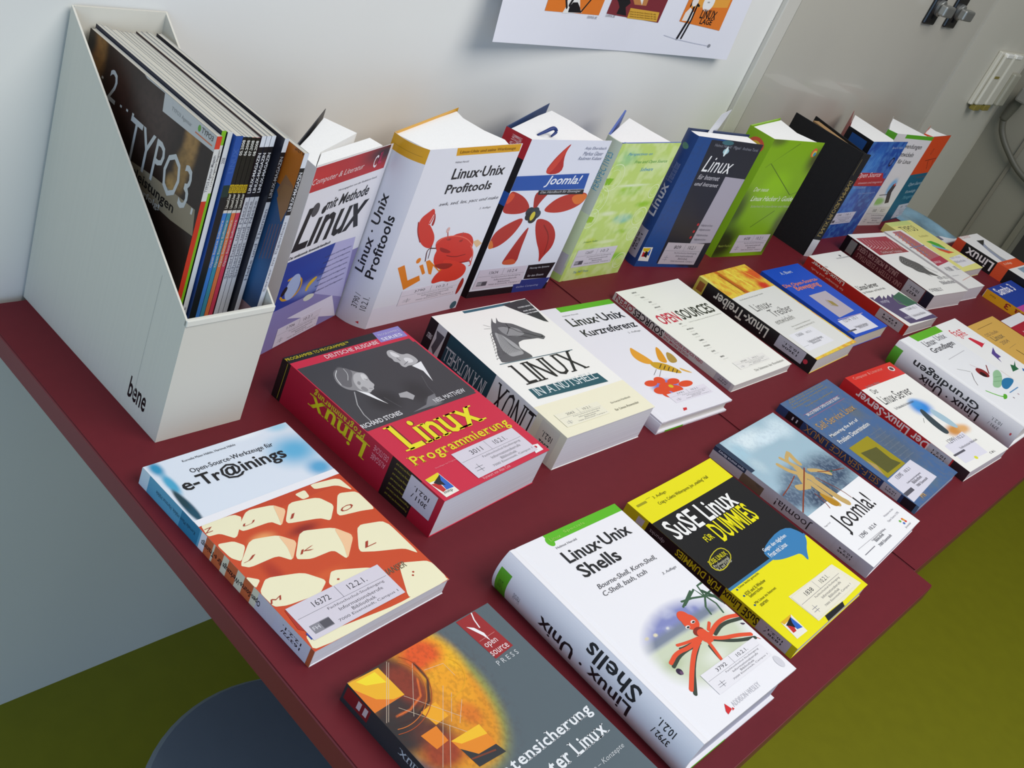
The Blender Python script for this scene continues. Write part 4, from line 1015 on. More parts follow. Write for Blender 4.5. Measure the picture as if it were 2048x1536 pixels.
('L',[[15.3,140.6],[14.8,144.3],[13.4,147.8],[11.1,150.7],[8.1,153],[4.6,154.5],[0.9,155],[0,154.5],[0,153],[0,150.7],[0,147.8],[0,144.3],[0,140.6],[0,136.8],[0,133.4],[0,130.4],[0,128.1],[0,126.6],[0.9,126.2],[4.6,126.6],[8.1,128.1],[11.1,130.4],[13.4,133.4],[14.8,136.8],[15.3,140.6]],0.8,'#dcecb4'),
('L',[[151.9,151.1],[151.9,154.2],[150.9,157.1],[149,159.6],[146.5,161.5],[143.6,162.7],[140.5,163.1],[137.4,162.7],[134.5,161.5],[132,159.6],[130.1,157.1],[128.9,154.2],[128.5,151.1],[128.9,148],[130.1,145.1],[132,142.6],[134.5,140.7],[137.4,139.5],[140.5,139.1],[143.6,139.5],[146.5,140.7],[149,142.6],[150.9,145.1],[151.9,148],[151.9,151.1]],1.1,'#e6f2c4'),
('L',[[147.7,151.1],[147.5,153],[146.8,154.7],[145.6,156.2],[144.1,157.3],[142.4,158.1],[140.5,158.3],[138.7,158.1],[136.9,157.3],[135.4,156.2],[134.3,154.7],[133.6,153],[133.3,151.1],[133.6,149.2],[134.3,147.5],[135.4,146],[136.9,144.9],[138.7,144.2],[140.5,143.9],[142.4,144.2],[144.1,144.9],[145.6,146],[146.8,147.5],[147.5,149.2],[147.7,151.1]],0.8,'#dcecb4'),
('L',[[22.8,110.5],[22.2,114.7],[20.6,118.5],[18.1,121.8],[14.8,124.4],[10.9,126],[6.8,126.5],[2.6,126],[0,124.4],[0,121.8],[0,118.5],[0,114.7],[0,110.5],[0,106.4],[0,102.5],[0,99.2],[0,96.7],[2.6,95.1],[6.8,94.5],[10.9,95.1],[14.8,96.7],[18.1,99.2],[20.6,102.5],[22.2,106.4],[22.8,110.5]],1.1,'#e6f2c4'),
('L',[[16.4,110.5],[16,113],[15.1,115.3],[13.5,117.3],[11.6,118.8],[9.2,119.8],[6.8,120.1],[4.3,119.8],[2,118.8],[0,117.3],[0,115.3],[0,113],[0,110.5],[0,108],[0,105.7],[0,103.7],[2,102.2],[4.3,101.2],[6.8,100.9],[9.2,101.2],[11.6,102.2],[13.5,103.7],[15.1,105.7],[16,108],[16.4,110.5]],0.8,'#dcecb4'),
('L',[[149.6,107.1],[149.1,111.2],[147.5,115.1],[144.9,118.4],[141.6,120.9],[137.8,122.5],[133.6,123.1],[129.5,122.5],[125.6,120.9],[122.3,118.4],[119.8,115.1],[118.2,111.2],[117.6,107.1],[118.2,102.9],[119.8,99.1],[122.3,95.8],[125.6,93.2],[129.5,91.6],[133.6,91.1],[137.8,91.6],[141.6,93.2],[144.9,95.8],[147.5,99.1],[149.1,102.9],[149.6,107.1]],1.1,'#e6f2c4'),
('L',[[143.2,107.1],[142.9,109.5],[141.9,111.9],[140.4,113.9],[138.4,115.4],[136.1,116.3],[133.6,116.7],[131.1,116.3],[128.8,115.4],[126.8,113.9],[125.3,111.9],[124.4,109.5],[124,107.1],[124.4,104.6],[125.3,102.3],[126.8,100.3],[128.8,98.8],[131.1,97.8],[133.6,97.5],[136.1,97.8],[138.4,98.8],[140.4,100.3],[141.9,102.3],[142.9,104.6],[143.2,107.1]],0.8,'#dcecb4'),
('L',[[149.4,74.7],[149,77.8],[147.8,80.7],[145.9,83.2],[143.4,85.1],[140.5,86.3],[137.4,86.7],[134.3,86.3],[131.4,85.1],[128.9,83.2],[127,80.7],[125.8,77.8],[125.4,74.7],[125.8,71.6],[127,68.7],[128.9,66.2],[131.4,64.3],[134.3,63.1],[137.4,62.7],[140.5,63.1],[143.4,64.3],[145.9,66.2],[147.8,68.7],[149,71.6],[149.4,74.7]],1.1,'#e6f2c4'),
('L',[[144.6,74.7],[144.4,76.6],[143.6,78.3],[142.5,79.8],[141,81],[139.3,81.7],[137.4,81.9],[135.5,81.7],[133.8,81],[132.3,79.8],[131.2,78.3],[130.4,76.6],[130.2,74.7],[130.4,72.9],[131.2,71.1],[132.3,69.6],[133.8,68.5],[135.5,67.8],[137.4,67.5],[139.3,67.8],[141,68.5],[142.5,69.6],[143.6,71.1],[144.4,72.9],[144.6,74.7]],0.8,'#dcecb4'),
('L',[[150.7,25.5],[150.3,29.1],[148.9,32.5],[146.6,35.4],[143.7,37.6],[140.4,39],[136.7,39.5],[133.1,39],[129.7,37.6],[126.8,35.4],[124.6,32.5],[123.2,29.1],[122.7,25.5],[123.2,21.8],[124.6,18.5],[126.8,15.6],[129.7,13.3],[133.1,11.9],[136.7,11.5],[140.4,11.9],[143.7,13.3],[146.6,15.6],[148.9,18.5],[150.3,21.8],[150.7,25.5]],1.1,'#e6f2c4'),
('L',[[145.1,25.5],[144.8,27.6],[144,29.7],[142.7,31.4],[140.9,32.7],[138.9,33.6],[136.7,33.9],[134.6,33.6],[132.5,32.7],[130.8,31.4],[129.5,29.7],[128.6,27.6],[128.3,25.5],[128.6,23.3],[129.5,21.3],[130.8,19.5],[132.5,18.2],[134.6,17.3],[136.7,17.1],[138.9,17.3],[140.9,18.2],[142.7,19.5],[144,21.3],[144.8,23.3],[145.1,25.5]],0.8,'#dcecb4'),
('P',[[0,178.2],[18.5,177.4],[13.4,166.7],[2.4,167.2]],'#86bc1c'),
('P',[[0,114.8],[14.4,112.5],[13,103.8],[0,104.7]],'#9cc420'),
('T','Joseph Feller',15.9,66.6,53,70.9,'#6a9a50','i'),
('T','The MIT Press',26,11.7,64.7,16.1,'#5a90b0','i'),
('B',12.9,23.8,113.8,55.1,'12607','10.2',1,'#d9d3dc')],
'persp:spine':[
('R',0,0,234.1,27,'#c4ccb8'),
('R',28.1,0,117,27,'#cfdcb0'),
('R',4.7,2.7,46.8,24.3,'#bdb9bf'),
('T','PERSPECTIVES',154.5,5.4,215.4,16.2,'#4c9cb8',''),
('R',0,0,11.7,27,'#b8d878')],
'inet:front':[
('R',0,0,159.5,240.5,'#232838'),
('G',0,0,159.5,240.5,'#1c4888',[('e',119.6,144.3,75,150,0.1,'#20222c'),('e',159.5,72.1,50,90,0.1,'#20222c'),('e',159.5,228.5,60,60,0.1,'#22242c'),('e',95.7,36.1,50,20,0.8,'#26345c'),('n',3,'#303c58',0.2,4)],2),
('P',[[32.4,237.6],[159.5,238.9],[159.5,201.6],[156.1,7.2],[49.4,7.3]],'#22242e'),
('E',78.2,221,7,5,0,'#9cc4cc'),
('E',78.2,221,3,9,0,'#dcecec'),
('E',72.9,235.8,14,4,0,'#3c6a72'),
('T','Helmut Herold · Miguel · Andreas Tarek',45.5,225.6,154.2,232.4,'#8a8c96',''),
('T','Linux',43.6,182.2,112.9,210.5,'#f0efee','i'),
('T','für Internet',44.3,168.5,96,177.4,'#cfccd2','i'),
('T','und Intranet',44.4,156.7,101.5,163.8,'#cfccd2','i'),
('P',[[108.2,177.3],[159.1,176.1],[158.3,51.4],[106.6,47.5],[108.6,148.1]],'#aaa4b0'),
('E',102.7,85.7,2.6,2.6,0,'#b82430'),
('E',101.2,71.9,2.6,2.6,0,'#b82430'),
('E',100.9,60.2,2.6,2.6,0,'#b82430'),
('T','Konfiguration von Servern',111.1,81.4,140.2,87.4,'#77737e',''),
('T','Konfiguration von Servern',111.4,73,140.5,78.9,'#77737e',''),
('T','Konfiguration von Servern',111.7,62.3,141,68.2,'#77737e',''),
('T','Konfiguration von Servern',112,53.8,141.4,59.5,'#77737e',''),
('B',52.7,6.3,144.6,48.8,'809','10.2.1',2,'#c4b9be'),
('P',[[0,37.7],[22.3,38.1],[26.9,10.7],[2.1,11.6]],'#e8e4da'),
('P',[[0.7,35.7],[19.3,36.7],[15.2,28.8],[4.5,29.6]],'#dcb81c'),
('P',[[19.6,36.3],[22.2,21.6],[14.6,23.5]],'#2c5cb8'),
('P',[[4.7,29.2],[14.6,25.6],[14.6,19.3],[5.5,19.5]],'#c02028'),
('P',[[10.1,30.8],[17.1,27.8],[18.4,17.3],[9.5,21.3]],'#18161a')],
'inet:spine':[
('R',0,0,240.5,27.7,'#1a3e78'),
('T','Linux',91.4,6.9,149.1,23.5,'#c8c8cc','b'),
('T','für Internet und Intranet',153.9,5.5,187.6,19.4,'#7c88a8',''),
('E',216.5,13.8,5,7,0,'#5a8a6c'),
('S',14.4,4.2,67.3,27.1,'809','10.2.1','#b0aab2')],
'hacker:front':[
('G',0,0,164,239,'#84b210',[('e',0,28.7,90,60,0.8,'#2c3810'),('e',164,28.7,50,40,0.9,'#4c5c14'),('e',164,203.2,40,40,1,'#4c5420'),('e',16.4,239,40,20,0.9,'#5c7420'),('e',0,100.4,40,60,0.9,'#48601a'),('e',164,71.7,34,50,0.9,'#4c5c1a'),('e',82,28.7,50,30,0.8,'#86b818'),('e',82,143.4,60,50,0.8,'#92c60c')],2),
('L',[[86.6,234.5],[28.4,193],[143.7,131.5]],1.6,'#4c6a1c'),
('L',[[28.4,193],[18,184.6]],1.2,'#5c7a24'),
('L',[[143.7,131.5],[164,137.2]],1.2,'#5c7a24'),
('L',[[123.8,97.7],[72.6,63.1]],1.4,'#445c1c'),
('E',146.4,218.5,8,9,0,'#d85c3c'),
('E',148.6,217,6,6,0,'#d8c040'),
('E',150.3,215.6,4,4,0,'#3c8cb0'),
('T','Der neue',20.1,137.3,65.9,145.8,'#e4e8cc','i'),
('T','Linux Hacker’s Guide',26.7,118,162.3,128.4,'#eef0e0','i'),
('T','Sicherheit für Linux-Server und -Netze',37.8,104.7,164,109.7,'#b8c09c',''),
('B',51.3,7.9,155.2,46.3,'608','10.2.1',2,'#cfc5cb'),
('T','Markt+Technik',4.1,21.7,44.9,26.4,'#8a9a3c','b')],
'hacker:spine':[
('R',0,0,239,50.1,'#86b418'),
('E',215.1,25.1,13,15,0,'#d05a3a'),
('E',211.5,25.1,10,11,0,'#d8b83c'),
('E',209.1,25.1,7,8,0,'#2c8aa8'),
('R',191.2,5,206.7,45.1,'#86b418'),
('T','M+T',196,15,205.5,35.1,'#4a6a10','b')],
'gold:spine':[
('R',0,0,38.9,20,'#c9c6ca'),
('T','LINUX PROGRAMMING',45.8,5,171.8,15,'#a08a50','s'),
('R',183.2,4,217.5,5,'#77683c')],
'blueos:front':[
('G',0,0,169.1,229.3,'#1f4a9c',[('e',59.2,172,50,70,0.9,'#2f70c0'),('e',33.8,137.6,30,60,1,'#3c86cc'),('e',67.6,68.8,60,50,0.9,'#2c5cb0'),('e',118.4,68.8,50,70,0.9,'#2a4890'),('e',16.9,45.9,20,40,0.8,'#4a94d4'),('n',10,'#5c9cd8',0.35,6)],2),
('L',[[21.8,208.1],[0.9,166.3]],0.6,'#6ca8dc'),
('L',[[30.1,206.9],[11.8,165.1]],0.6,'#6ca8dc'),
('L',[[38.4,205.7],[22.8,164]],0.6,'#6ca8dc'),
('L',[[46.9,204.5],[33.9,162.8]],0.6,'#6ca8dc'),
('L',[[55.3,203.2],[45.1,161.6]],0.6,'#6ca8dc'),
('L',[[63.8,202],[56.3,160.5]],0.6,'#6ca8dc'),
('L',[[72.4,200.8],[67.7,159.3]],0.6,'#6ca8dc'),
('L',[[81,199.5],[79.1,158.1]],0.6,'#6ca8dc'),
('P',[[0,159.7],[137.8,155.8],[158,135.9],[0,139.4]],'#b4202c'),
('P',[[22.3,144.5],[164.9,142],[169.1,123.4],[25.7,127.6]],'#a81c28'),
('T','Open Source',18.8,143.4,130.3,158.5,'#eadcdc','i'),
('T','einsetzen und integrieren',42.1,130,158.6,136.9,'#e0b8bc',''),
('T','Für IT-Entscheider',31.5,120.6,92.4,125.6,'#a8b4d4',''),
('T','Bernd H. Müller',107.9,212.9,161.8,218.3,'#a4b8dc',''),
('T','Eine Entscheidungshilfe',74.3,105.1,155.4,110.4,'#8ca0cc',''),
('E',145.7,182,9,11,0,'#1c2440'),
('E',145.7,182,6,7,0,'#56649c'),
('B',11.4,35.1,117,62.7,'12985','10.1',1,'#cfcad6')],
'blueos:spine':[
('R',0,0,229.3,66.1,'#0e1018'),
('R',197.2,13.2,222.4,52.9,'#1f4c8c')],
'anw:front':[
('R',0,0,172.4,229.6,'#dbd8d8'),
('R',43.1,220.4,172.4,229.6,'#5aa824'),
('T','Anwendungen',40.7,194,145.4,208.5,'#4c4a4c','b'),
('T','entwickeln',60.1,177.1,129.4,188.6,'#4c4a4c','b'),
('T','für Linux',74.7,160.3,137.3,170.7,'#4c4a4c','b'),
('G',84.6,44.3,133.9,130.1,'#d9d6d6',[('e',118.5,100.7,22,28,0.6,'#7cb0d8'),('e',97.5,63.1,36,14,0.7,'#8cb868'),('e',157.8,66,16,18,0.8,'#c08858')],2),
('P',[[119.2,108.6],[134.2,106.2],[133.4,87.5],[149.1,60.5],[132.5,57.8],[114.1,87.3]],'#3c3438'),
('E',126.4,107.4,3,4,0,'#d04c3c'),
('L',[[120,82],[84.7,79.1]],2,'#3c3438'),
('B',75.6,0,172.4,49.6,'13608','10.2.1',2,'#cfc9c6')],
'anw:spine':[
('R',0,0,229.6,22.3,'#c9c6c8'),
('R',211.2,0,229.6,22.3,'#56a022')],
'km:front':[
('R',0,0,170.1,224.8,'#14607c'),
('R',0,125.9,170.1,224.8,'#d84a1a'),
('E',59.6,184.8,5,8,0,'#8c2c14'),
('E',59.6,184.8,3.4,6,0,'#d84a1a'),
('L',[[49,161.5],[122.4,164.5]],2,'#7c2a14'),
('L',[[72,160.3],[95.5,137.4]],2,'#7c2a14'),
('L',[[106.1,161.2],[137.4,129.4]],2,'#7c2a14'),
('T','Fischer (Hrsg.)',62.4,112.2,131.5,119.1,'#7c5a54',''),
('T','Open Source',37.8,90.8,130.8,103.4,'#b4ccd8','i'),
('T','Knowledge',48.3,70.8,117.9,82.3,'#b4ccd8','i'),
('T','Management',54.1,53.6,143.1,66.9,'#6ca8bc','i'),
('B',61.4,3.7,150,41.2,'12683','10.1',0,'#cfcdd4')],
'typo:back':[
('G',0,0,203,299,'#2a1a14',[('e',19.4,280.4,16,40,0.7,'#9a6a34'),('e',58.4,254.7,40,60,0.9,'#3c2018'),('e',112.4,266.6,50,50,0.9,'#46342e'),('e',170.3,273.6,14,40,0.7,'#a87c44'),('e',165.4,244.1,14,30,0.7,'#96703c'),('e',155.6,226.3,10,14,0.8,'#b08850'),('e',5.1,286.7,14,20,0.9,'#140e0c'),('n',4,'#1c100c',0.3,8)],2),
('P',[[81.2,215],[90.3,214.8],[129.6,219.8],[195,224],[201.6,200.1],[166.9,196.2],[109.1,195.4],[88.6,206.7]],'#93836c'),
('P',[[89.9,299],[120.8,299],[202.4,297.9],[203,283.1],[124.1,280.4],[122.2,296.5],[94.6,296]],'#c9c5c2'),
('T','2',41.8,250.2,56.2,279.7,'#cfccc8',''),
('R',22.1,263.1,25.1,265.3,'#d4d0ca'),
('R',29.6,263.6,32.6,265.8,'#d4d0ca'),
('R',64.3,253,67.2,255.2,'#d4d0ca'),
('R',74.3,254.2,77.1,256.4,'#d4d0ca'),
('R',83.9,255.3,86.7,257.5,'#d4d0ca'),
('T','TYPO3',84,213.9,182.6,255.7,'#cac8c6',''),
('R',190.1,217.1,192.5,223.3,'#d4d0cc'),
('T','Dienstleistungen',66.5,200.3,167.5,213.3,'#1c1614','b'),
('T','Kundenerfolg!',76.8,192.7,148.4,200.9,'#c9c5c0','b'),
('T','TYPO3',179.5,290.4,196.2,295.4,'#5c5854','b'),
('T','TYPO3 Agentur',135.6,286.5,165.5,291.3,'#a09c98',''),
('L',[[171.8,286.6],[196.5,286.9]],1.2,'#d8784c'),
('E',176.2,292.3,2,3,0,'#6ca83c')],
'jeans:back':[
('G',0,0,208,297,'#2c527c',[('e',166.4,163.4,60,30,0.9,'#3c6c9c'),('e',104,178.2,50,30,0.9,'#2a4a74')],3),
('R',62.4,252.4,208,297,'#c06a1c'),
('T','Server',187.5,290.6,206.7,297,'#5c3410',''),
('P',[[185.9,264.7],[198.5,259.9],[208,245.6],[191.3,234.3],[180.9,245.9]],'#9a6a48'),
('R',0,0,208,124.7,'#b89498'),
('P',[[186.9,256.5],[201.8,258.3],[208,237.2],[196.9,221.4],[183.9,238.8]],'#a07048'),
('L',[[184.7,212],[184.3,174.2]],0.9,'#7c5c64'),
('L',[[188.1,214.2],[188.2,176.8]],0.9,'#7c5c64'),
('L',[[191.6,216.3],[192.1,179.3]],0.9,'#7c5c64'),
('L',[[195,218.4],[196,181.8]],0.9,'#7c5c64'),
('L',[[198.3,220.5],[199.9,184.3]],0.9,'#7c5c64'),
('L',[[201.7,222.5],[203.8,186.8]],0.9,'#7c5c64'),
('L',[[205.1,224.6],[207.6,189.3]],0.9,'#7c5c64'),
('L',[[208,226.7],[208,191.7]],0.9,'#7c5c64'),
('L',[[208,228.7],[208,194.2]],0.9,'#7c5c64')],
'box:side':[
('T','bene',193.3,16.1,222.4,40.2,'#141216','b')],
'poster:p':[
('P',[[71.5,53.8],[71.5,250],[209.5,250],[209.5,56.3]],'#e07828'),
('P',[[227.9,59.9],[227.9,250],[369.4,250],[369.4,55.4]],'#7c2c34'),
('P',[[422.5,61.6],[422.5,250],[541.7,250],[541.7,54.4]],'#e07a2c'),
('P',[[435.9,85.1],[435.9,252],[536.4,252],[536.4,92.7]],'#e6a040'),
('P',[[115.3,53.3],[119.5,62.9],[117.2,75.6],[145.2,77.9],[154.6,63.7],[163.8,56.8]],'#e9e7e2'),
('P',[[128.8,55.3],[127.8,63.6],[132.9,69.5],[144.2,70.4],[154.6,63.7],[162.3,56.7]],'#141216'),
('L',[[131.7,75.9],[126.7,65.3]],5,'#1c1a1c'),
('L',[[161.1,58.6],[175,76.6]],3,'#1c1a1c'),
('L',[[112.2,74.3],[122,61.3]],4,'#1c1a1c'),
('P',[[253.3,61.3],[254.3,71.3],[245.7,78.5],[235.5,83.5],[270.1,86.3],[278.9,79.1],[270.3,72.5],[281.1,60.3]],'#1a171b'),
('P',[[284,72.4],[361.6,71.2],[364.6,56.7],[285.9,57]],'#d8a63c'),
('T','Linux ist ein freies System für alle',285.6,65.7,355.1,68.6,'#7a5418',''),
('T','Linux ist ein freies System für alle',288.2,62.2,357.9,65.1,'#7a5418',''),
('T','Linux ist ein freies System für alle',290.8,58.8,360.7,61.7,'#7a5418',''),
('P',[[281.1,85.3],[320.6,88.5],[321.4,78.4],[290.1,78]],'#c08048'),
('P',[[299.1,86.7],[308,87.4],[309.9,78.6]],'#e8e4e0'),
('P',[[427.2,63],[428,76],[435.9,85.1],[450.4,77.6],[450.5,63.5]],'#e8e2dc'),
('L',[[443.8,94.2],[444.8,79.3],[444,64.2],[440.5,52],[435.7,34.2]],5,'#17151a'),
('L',[[451.1,90.5],[451.7,66.8],[448.8,49.2],[446.2,35.8]],4,'#17151a'),
('L',[[434.2,87.1],[433.8,96.6],[443.8,94.2],[456.6,88.8]],3.5,'#17151a'),
('E',441.8,95.1,8,8,0,'#e8e0da'),
('E',479,97,15,15,0,'#ecebe8'),
('T','mit',474.9,95.6,480.9,98.6,'#555',''),
('T','DER KAMPF UM',473.1,82.5,505.1,85.9,'#a85a20','b'),
('T','LINUX',470.8,70.3,514.8,84.3,'#1c1a1c','b'),
('T','LAGE',477.3,61.5,511.3,70.5,'#1c1a1c','b'),
('T','comix.at',181.9,50.5,206.9,55.2,'#88868c',''),
('T','comix.at',227.7,55.6,252.7,60.3,'#88868c',''),
('E',531.3,27.9,4,3,0,'#8a8c94'),
('L',[[398.1,37.5],[432.5,33.3],[492.3,29.3],[527.3,27.7]],1,'#c4c6d2'),
('E',150,135,15,34,0,'#1a171b'),
('E',150,185,12,14,0,'#e9e7e2'),
('L',[[138,150],[124,120],[132,100]],5,'#1a171b'),
('L',[[162,150],[174,118],[166,98]],5,'#1a171b'),
('E',262,135,15,34,0,'#1a171b'),
('E',262,185,12,14,0,'#c08048'),
('L',[[250,150],[236,120],[244,100]],5,'#1a171b'),
('L',[[274,150],[286,118],[278,98]],5,'#1a171b')]}
# ------------------------------------------------------------------ print shop: flat artwork and lettering on covers
# ART holds, per printed face, items in millimetres from the foot/hinge corner of that face:
# R rect, P polygon, L line, E ellipse, G soft picture (evaluated on a grid of vertices), T text fitted to a box,
# B library sticker, S spine sticker.
SERIF={'L':[(0,'b'),(0,'t')],'I':[(.5,'b'),(.5,'t')],'N':[(.05,'b'),(.05,'t'),(.95,'t')],'U':[(.07,'t'),(.93,'t')],'X':[(.05,'b'),(.95,'b'),(.05,'t'),(.95,'t')],
'i':[(.5,'b')],'n':[(.1,'b'),(.9,'b'),(0,'x')],'u':[(0,'x'),(.78,'x'),(1,'b')],'x':[(.05,'b'),(.95,'b'),(.05,'x'),(.95,'x')],'P':[(.08,'b'),(0,'t')],'r':[(.15,'b'),(0,'x')],
'm':[(.06,'b'),(.5,'b'),(.94,'b'),(0,'x')],'A':[(.03,'b'),(.97,'b')],'T':[(.5,'b')],'H':[(.06,'b'),(.94,'b'),(.06,'t'),(.94,'t')],'E':[(0,'b'),(0,'t')],'D':[(0,'b'),(0,'t')],'h':[(.08,'b'),(.92,'b'),(0,'t')]}
GL={}
def glyphs():
    keys=set()
    def add(s,st):
        if 's' in st:
            for ch in s:
                if ch!=' ':keys.add((ch,st.replace('s','')))
        else:keys.add((s,st))
    for its in ART.values():
        for t in its:
            if t[0]=='T':add(t[1],t[7])
            elif t[0]=='B':
                for s in (t[5],t[6])+LABTXT:add(s,'')
            elif t[0]=='S':add(t[5],'b');add(t[6],'b')
    build_glyphs(keys)
def build_glyphs(keys):
    tmp={}
    for s,st in keys:
        cu=bpy.data.curves.new('t','FONT');cu.body=s;cu.resolution_u=2;cu.offset=.017 if 'b' in st else 0
        if 'i' in st:cu.shear=.25
        o=bpy.data.objects.new('t',cu);C.objects.link(o);tmp[(s,st)]=o
    bpy.context.view_layer.update();dg=bpy.context.evaluated_depsgraph_get()
    for k,o in tmp.items():
        e=o.evaluated_get(dg);me=e.to_mesh();me.calc_loop_triangles()
        GL[k]=([(v.co.x,v.co.y) for v in me.vertices],[tuple(t.vertices) for t in me.loop_triangles]);e.to_mesh_clear()
    for o in tmp.values():
        cu=o.data;bpy.data.objects.remove(o);bpy.data.curves.remove(cu)
LABTXT=('Fachhochschul-Studiengang','Informationsberufe','Bibliothek','7000 Eisenstadt, Campus 1')
def textgeo(s,st):
    if 's' not in st:
        if (s,st) not in GL:build_glyphs({(s,st)})
        return GL[(s,st)]
    st2=st.replace('s','');V=[];T=[];x=0
    for ch in s:
        if ch==' ':x+=.28;continue
        v,t=GL[(ch,st2)];
        if not v:continue
        x0=min(p[0] for p in v);x1=max(p[0] for p in v);y1=max(p[1] for p in v);n=len(V)
        V+=[(p[0]-x0+x,p[1]) for p in v];T+=[tuple(i+n for i in q) for q in t]
        for fx,w in SERIF.get(ch,[]):
            cx=x+fx*(x1-x0);yy={'b':0,'t':y1,'x':y1}[w];hw=.13 if w=='b' else .09;n=len(V);y0=yy if w=='b' else yy-.035
            V+=[(cx-hw,y0),(cx+hw,y0),(cx+hw,y0+.035),(cx-hw,y0+.035)];T+=[(n,n+1,n+2),(n,n+2,n+3)]
        x+=(x1-x0)+.10
    return V,T
import numpy as np
def noise2(x,y,s,seed):
    rng=np.random.RandomState(seed);g=rng.rand(64,64)
    def smp(u,v):
        iu=np.floor(u).astype(int);iv=np.floor(v).astype(int);fu=u-iu;fv=v-iv;fu=fu*fu*(3-2*fu);fv=fv*fv*(3-2*fv)
        a=g[iu%64,iv%64];b=g[(iu+1)%64,iv%64];c=g[iu%64,(iv+1)%64];d=g[(iu+1)%64,(iv+1)%64]
        return a*(1-fu)*(1-fv)+b*fu*(1-fv)+c*(1-fu)*fv+d*fu*fv
    return .65*smp(x/s,y/s)+.35*smp(x/s*2.3+7,y/s*2.3+3)
def chaikin(pts,closed,n=2,r=.25):
    for _ in range(n):
        out=[] if closed else [tuple(pts[0])];N=len(pts)
        for i in range(N if closed else N-1):
            a,b=pts[i],pts[(i+1)%N];out+=[((1-r)*a[0]+r*b[0],(1-r)*a[1]+r*b[1]),(r*a[0]+(1-r)*b[0],r*a[1]+(1-r)*b[1])]
        if not closed:out.append(tuple(pts[-1]))
        pts=out
    return pts
class Ink:
    def __init__(self):self.v=[];self.f=[];self.c=[];self.n=0
    def add(self,pts,tris,col,off):
        n=len(self.v);out=[]
        for t in tris:
            ar=sum(pts[t[i]][0]*pts[t[(i+1)%len(t)]][1]-pts[t[(i+1)%len(t)]][0]*pts[t[i]][1] for i in range(len(t)))
            out.append(t if ar>0 else tuple(reversed(t)))
        tris=out
        self.v+=[(p[0],p[1],off) for p in pts];self.f+=[tuple(i+n for i in t) for t in tris]
        self.c+=[col]*len(pts) if isinstance(col,tuple) else [tuple(c) for c in col]
def grid(a0,b0,a1,b1,na,nb):
    p=[(a0+(a1-a0)*i/na,b0+(b1-b0)*j/nb) for j in range(nb+1) for i in range(na+1)]
    f=[(j*(na+1)+i,j*(na+1)+i+1,(j+1)*(na+1)+i+1,(j+1)*(na+1)+i) for j in range(nb) for i in range(na)]
    return p,f
def split(pts,tris,mx):
    pts=[tuple(p) for p in pts];
    for _ in range(6):
        out=[];mid={};ch=False
        def md(i,j):
            k=(min(i,j),max(i,j))
            if k not in mid:
                mid[k]=len(pts);pts.append(((pts[i][0]+pts[j][0])/2,(pts[i][1]+pts[j][1])/2))
            return mid[k]
        for t in tris:
            if len(t)==3 and max(abs(pts[t[i]][k]-pts[t[(i+1)%3]][k]) for i in range(3) for k in (0,1))>mx:
                a,b,c=t;x,y,z=md(a,b),md(b,c),md(c,a);out+=[(a,x,z),(x,b,y),(z,y,c),(x,y,z)];ch=True
            else:out.append(t)
        tris=out
        if not ch:break
    return pts,tris
def inkobj(n,ink,fmap,parent,bounds):
    if not ink.v:return None
    A,B=bounds
    v=[fmap(min(max(x,0),A)*.001,min(max(y,0),B)*.001,z) for x,y,z in ink.v]
    me=bpy.data.meshes.new(n);me.from_pydata([tuple(p) for p in v],[],ink.f)
    ca=me.color_attributes.new('Col','FLOAT_COLOR','POINT');ca.data.foreach_set('color',np.array(ink.c,dtype=np.float32).ravel())
    me.materials.append(INK);o=bpy.data.objects.new(n,me);C.objects.link(o)
    if parent:o.parent=parent
    o['kind']='stuff'
    return o
def fit(s,st,a0,b0,a1,b1):
    v,t=textgeo(s,st)
    if not v:return [],[]
    x0=min(p[0] for p in v);x1=max(p[0] for p in v);y0=min(p[1] for p in v);y1=max(p[1] for p in v)
    sx=(a1-a0)/max(x1-x0,1e-4);sy=(b1-b0)/max(y1-y0,1e-4)
    return [(a0+(p[0]-x0)*sx,b0+(p[1]-y0)*sy) for p in v],t
